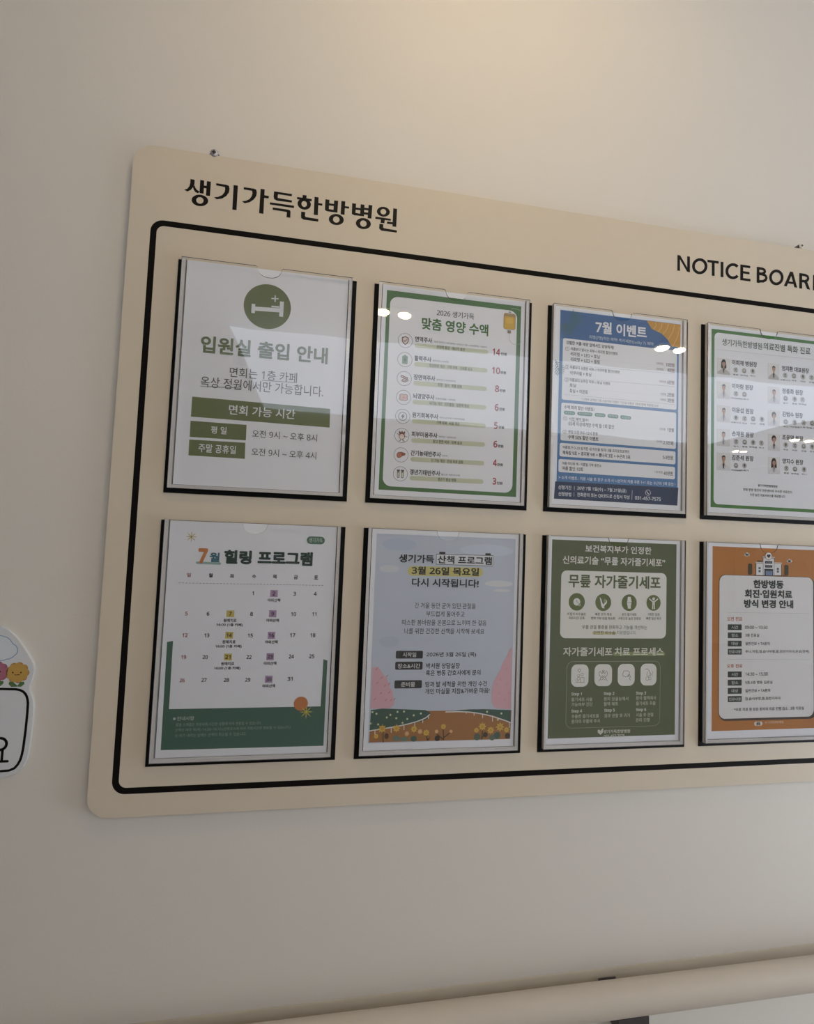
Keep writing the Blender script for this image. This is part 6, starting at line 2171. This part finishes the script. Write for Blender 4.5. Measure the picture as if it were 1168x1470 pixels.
# ------------------------------------------------------------------ notice board
BX0, BX1, BZ0, BZ1 = -0.0662, 1.1142, -0.7390, 0.1556
nb = MB(); nb.prism(rrect(BX0, BZ0, BX1, BZ1, .027, 12), 0.0, WY-.0012, M_board)
board = nb.build('notice_board', loc=(0, 0, Z0))
tag(board, 'large beige notice board with a black rounded border line on the wall', 'notice board')
l = MB()
outer = rrect(-0.0385, -0.7100, 1.0865, 0.0520, .0165, 10); inner = rrect(-0.0305, -0.7020, 1.0785, 0.0440, .0095, 10)
n = len(outer)
l.add([(p[0], -LAY, p[1]) for p in outer] + [(p[0], -LAY, p[1]) for p in inner], [(i, (i+1) % n, n+(i+1) % n, n+i) for i in range(n)], M_black)
l.build('border_line', board)
for part, items in BOARD.items():
    l = MB()
    for k, it in enumerate(items): draw(l, (it[0] + (k % 7)*.02, *it[1:]))
    l.build(part, board)

# ------------------------------------------------------------------ holders and posters
HX = [0.0, 0.26836, 0.53757, 0.80522]; HZ = [0.0, -0.35608]
PW, PH = .2425, .320
def make_holder():
    t = empty('document_holder', (0, 0, 0))
    b = MB(); b.box(0, PW, -.0015, 0, -PH, 0, M_plate); b.build('back_plate', t, bevel=.0003)
    x0, x1, zb, zt = .0062, .2363, -.3137, .0008
    # front sheet with a thumb notch
    cx = (x0+x1)/2; pts = [(x0, zb), (x1, zb), (x1, zt)]
    hw, dp = .0165, .0150
    pts += [(cx+hw+.002, zt), (cx+hw, zt-.0015)]
    for i in range(1, 16):
        a = math.pi*i/16; pts.append((cx + hw*math.cos(a)*.97, zt - .0015 - (dp-.0015)*math.sin(a)**.8))
    pts += [(cx-hw, zt-.0015), (cx-hw-.002, zt), (x0, zt)]
    f = MB(); f.prism(pts, -.0080, -.0062, M_front, M_edge); f.build('clear_cover', t)
    for xa in (x0, x1-.0046):
        r = MB(); r.box(xa, xa+.0046, -.0062, -.0015, zb, zt, M_rail); r.build('side_spacer', t)
    r = MB(); r.box(x0+.0046, x1-.0046, -.0062, -.0015, zb, zb+.0046, M_rail); r.build('bottom_spacer', t)
    return t
def copy_tree(o, parent=None):
    c = o.copy(); C.objects.link(c); c.parent = parent
    for ch in [q for q in o.children]: copy_tree(ch, c)
    return c
H_LABEL = ['clear document holder on a black plate around the green visiting-hours notice',
 'clear document holder on a black plate around the green-bordered injection price list',
 'clear document holder on a black plate around the blue event poster',
 'clear document holder on a black plate around the sheet of doctor portraits',
 'clear document holder on a black plate around the monthly calendar sheet',
 'clear document holder on a black plate around the spring walk poster',
 'clear document holder on a black plate around the dark green knee treatment poster',
 'clear document holder on a black plate around the orange ward-round poster']
P_NAME = ['visiting_hours_notice', 'price_list_poster', 'event_poster', 'doctor_list_poster', 'calendar_poster', 'walk_poster', 'treatment_poster', 'ward_round_poster']
P_LABEL = ['white visiting-hours notice with a green bed circle in a clear holder',
 'green-bordered injection price list with eight icon rows in a clear holder',
 'blue July event poster with white panels and palm leaves in a clear holder',
 'green-bordered sheet of ten small doctor portraits in a clear holder',
 'July calendar sheet with dark green base and yellow stars in a clear holder',
 'pale blue walk poster with pink trees and flower path in a clear holder',
 'dark green knee treatment poster with round icons in a clear holder',
 'orange ward-round timetable poster with hospital drawing in a clear holder']
P_DX = [0, 0, 0, 0, 0, 0, 0, 0]
proto = make_holder()
for i in range(8):
    h = proto if i == 0 else copy_tree(proto)
    hx, hz = HX[i % 4], Z0 + HZ[i // 4]
    h.location = (hx, 0, hz)
    tag(h, H_LABEL[i], 'document holder', 'document holders on the notice board')
    s = MB(); s.box(0, .2185, 0, .0003, -.3080, 0, M_paper)
    sheet = s.build(P_NAME[i], loc=(hx+.0120, -.0033, hz-.0005))
    tag(sheet, P_LABEL[i], 'poster', 'posters in the document holders')
    for part, items, sub, subitems in PRINT[i+1]:
        q = MB()
        for it in items: draw(q, it)
        po = q.build(part, sheet)
        if sub:
            q = MB()
            for it in subitems: draw(q, it)
            q.build(sub, po)

# ------------------------------------------------------------------ screws above the board
for x, dz, lab, side in ((0.0370, .1585, 'cross-head screw in the wall above the left end of the board', 0), (0.9985, .1600, 'cross-head screw in the wall above the NOTICE heading', 1)):
    t = empty('screw', (x, 0, Z0+dz)); tag(t, lab, 'screw', 'screws above the board')
    r = .0040 if side else .0054
    q = MB(); q.lathe([(.0018, .0095), (.0018, .001), (r, .0004), (r, -.0004), (r*.86, -.0012), (r*.5, -.0018)], (0, 0, 0), (0, 1, 0), M_screw if side else M_steel, 24); q.build('head', t)
    q = MB()
    for a, c in ((r*.50, r*.15), (r*.15, r*.50)): q.box(-a, a, -.0022, -.0015, -c, c, M_dark)
    q.build('cross_slot', t)
    q = MB()
    if side: q.prism([(-.0082, -.0034), (-.003, -.0034), (-.003, .0022), (-.0046, .0022)], .0006, .0092, M_dark)
    else:
        q.prism([(-.0074, -.0046), (-.0045, -.0046), (-.0045, -.0010), (-.0058, -.0010)], .0006, .0092, M_dark)
        q.prism([(.0042, -.0050), (.0082, -.0050), (.0066, -.0008), (.0042, -.0008)], .0006, .0092, M_dark)
    q.build('wall_clip', t)

# ------------------------------------------------------------------ acrylic sign at the left
sign = [(-0.1828, -0.4992), (-0.1745, -0.5043), (-0.1645, -0.5139), (-0.1555, -0.5265), (-0.1479, -0.5383), (-0.1432, -0.5466), (-0.1420, -0.5546), (-0.1430, -0.5649), (-0.1458, -0.5745), (-0.1450, -0.5810), (-0.1412, -0.5900), (-0.1394, -0.6003), (-0.1394, -0.6149), (-0.1398, -0.6325), (-0.1408, -0.6514), (-0.1421, -0.6644), (-0.1461, -0.6744), (-0.1547, -0.6827), (-0.1690, -0.6865)]
frame = [(-0.2000, -0.5772), (-0.1770, -0.5774), (-0.1611, -0.5779), (-0.1560, -0.5790), (-0.1522, -0.5810), (-0.1496, -0.5837), (-0.1478, -0.5869), (-0.1465, -0.5910), (-0.1458, -0.5958), (-0.1456, -0.6075), (-0.1460, -0.6294), (-0.1471, -0.6512), (-0.1480, -0.6590), (-0.1494, -0.6656), (-0.1518, -0.6710), (-0.1553, -0.6755), (-0.1610, -0.6780), (-0.1695, -0.6785), (-0.2000, -0.6787)]
MX = -0.262                    # the sign's own middle
M_sign = mat('sign_acrylic', (0.66, 0.68, 0.71), 0.3, 0.4)
M_signedge = mat('sign_acrylic_edge', (0.55, 0.56, 0.56), 0.4, 0.3)
poly = sign + [(2*MX-x, z) for x, z in reversed(sign)]
poly = [(x, z) for x, z in reversed(poly)]
s = MB(); s.prism(poly, .0065, WY, M_sign, M_signedge)
so = s.build('acrylic_sign', loc=(0, 0, Z0)); tag(so, 'white acrylic wall sign with flowers, a cloud and thick black rounded frame', 'sign')
YS = .0065
q = MB(); fr = frame + [(2*MX-x, z) for x, z in reversed(frame)]
flat_line(q, fr + fr[:1], .0030, YS-LAY, M_black); q.build('black_frame', so)
q = MB(); cl = [(-0.1860, -0.5105), (-0.1820, -0.5110), (-0.1752, -0.5132), (-0.1715, -0.5160), (-0.1702, -0.5180), (-0.1679, -0.5213), (-0.1648, -0.5232), (-0.1628, -0.5262), (-0.1621, -0.5309), (-0.1632, -0.5338), (-0.1655, -0.5360), (-0.1672, -0.5380), (-0.1693, -0.5390), (-0.1715, -0.5404), (-0.1738, -0.5402), (-0.1765, -0.5417), (-0.1797, -0.5419), (-0.1860, -0.5415), (-0.1910, -0.5390), (-0.1925, -0.5330), (-0.1925, -0.5240), (-0.1910, -0.5150)]
flat_poly(q, cl, YS-LAY, ink('#d3d9e0')); flat_line(q, cl+cl[:1], .0011, YS-2*LAY, ink('#8ea6c4')); q.build('cloud_drawing', so)
def disc(q, cx, cz, rx, rz, lay, col):
    flat_poly(q, [(cx+rx*math.cos(t*math.pi/16), cz+rz*math.sin(t*math.pi/16)) for t in range(32)], YS-lay*LAY, ink(col))
for cx, cz, c1, c2, nm in ((-0.1603, -0.5572, '#bf9a55', '#ad8656', 'flower_drawing'), (-0.1838, -0.5560, '#a96c7e', '#9a5c70', 'flower_drawing')):
    q = MB()
    for k in range(9): disc(q, cx+.0088*math.cos(k*.698), cz+.0084*math.sin(k*.698), .0048, .0048, 2, c2)
    for k in range(9): disc(q, cx+.0080*math.cos(k*.698+.2), cz+.0076*math.sin(k*.698+.2), .0046, .0046, 3, c1)
    disc(q, cx, cz, .0105, .0100, 4, c1)
    for sx in (-1, 1): disc(q, cx-.0006+sx*.0046, cz+.0002, .00085, .0010, 5, '#2c2420')
    flat_line(q, [(cx-.0030, cz-.0018), (cx-.0018, cz-.0030), (cx-.0004, cz-.0029), (cx+.0006, cz-.0022), (cx+.0018, cz-.0028), (cx+.0028, cz-.0022)], .0007, YS-5*LAY, ink('#2c2420'))
    for sx in (-1, 1):
        lf = [(cx+.0012, cz-.0170), (cx+sx*.004+.0002, cz-.0120), (cx+sx*.0080, cz-.0116), (cx+sx*.0086, cz-.0140), (cx+sx*.0055, cz-.0172)]
        if sx > 0: lf = lf
        flat_poly(q, lf, YS-3*LAY, ink('#5d7f4c')); flat_line(q, lf+lf[:1], .0006, YS-4*LAY, ink('#3f5f38'))
        flat_line(q, [(cx+.001, cz-.0165), (cx+sx*.007, cz-.0130)], .0005, YS-5*LAY, ink('#3f5f38'))
    q.build(nm, so)
q = MB(); cx, cz = -0.1735, -0.6453
flat_ring(q, cx, cz, .0056, .0089, YS-LAY, M_black)
for x in (-.0034, .0034): flat_line(q, [(cx+x, cz-.0068), (cx+x, cz-.0205)], .0030, YS-2*LAY, M_black)
flat_line(q, [(cx-.0125, cz-.0212), (cx+.0100, cz-.0212)], .0030, YS-3*LAY, M_black); q.build('sign_lettering', so)

# ------------------------------------------------------------------ handrail and its bracket
RY, RZ, RR = -0.0285, Z0-1.0087, 0.0195
q = MB(); q.tube((-0.9, RY, RZ), (2.5, RY, RZ), RR, M_hand, 48)
hr = q.build('handrail'); tag(hr, 'round beige handrail running along the wall below the notice board', 'handrail')
M_strip = mat('handrail_shade', (0.50, 0.445, 0.355), 0.6, 0.25, noise=(30, 0.05))
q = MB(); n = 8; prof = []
for i in range(n+1):               # shallow darker strip standing in for the shade above the tube
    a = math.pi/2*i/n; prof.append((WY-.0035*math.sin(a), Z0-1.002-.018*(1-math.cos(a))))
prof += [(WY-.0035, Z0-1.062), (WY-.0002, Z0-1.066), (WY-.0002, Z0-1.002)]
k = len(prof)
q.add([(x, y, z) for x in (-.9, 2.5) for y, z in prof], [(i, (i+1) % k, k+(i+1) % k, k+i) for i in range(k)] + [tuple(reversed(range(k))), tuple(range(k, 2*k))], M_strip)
st = q.build('shade_strip', hr)
t = empty('bracket', (.69, WY, RZ)); tag(t, 'dark steel bracket holding the beige handrail to the wall', 'bracket')
q = MB(); q.box(-.017, .035, -.0085, -.0037, -.14, -.025, M_dark); q.build('wall_plate', t, bevel=.0008)
q = MB(); q.box(-.044, -.016, -.0060, -.0037, -.055, -.0030, M_dark); q.build('top_tab', t, bevel=.0008)
q = MB(); q.box(-.040, .008, RY-WY-.004, -.004, -.040, -.030, M_dark); q.box(-.040, .008, RY-WY-.009, RY-WY+.009, -.032, -RR-.0008, M_dark); q.build('arm', t, bevel=.0008)
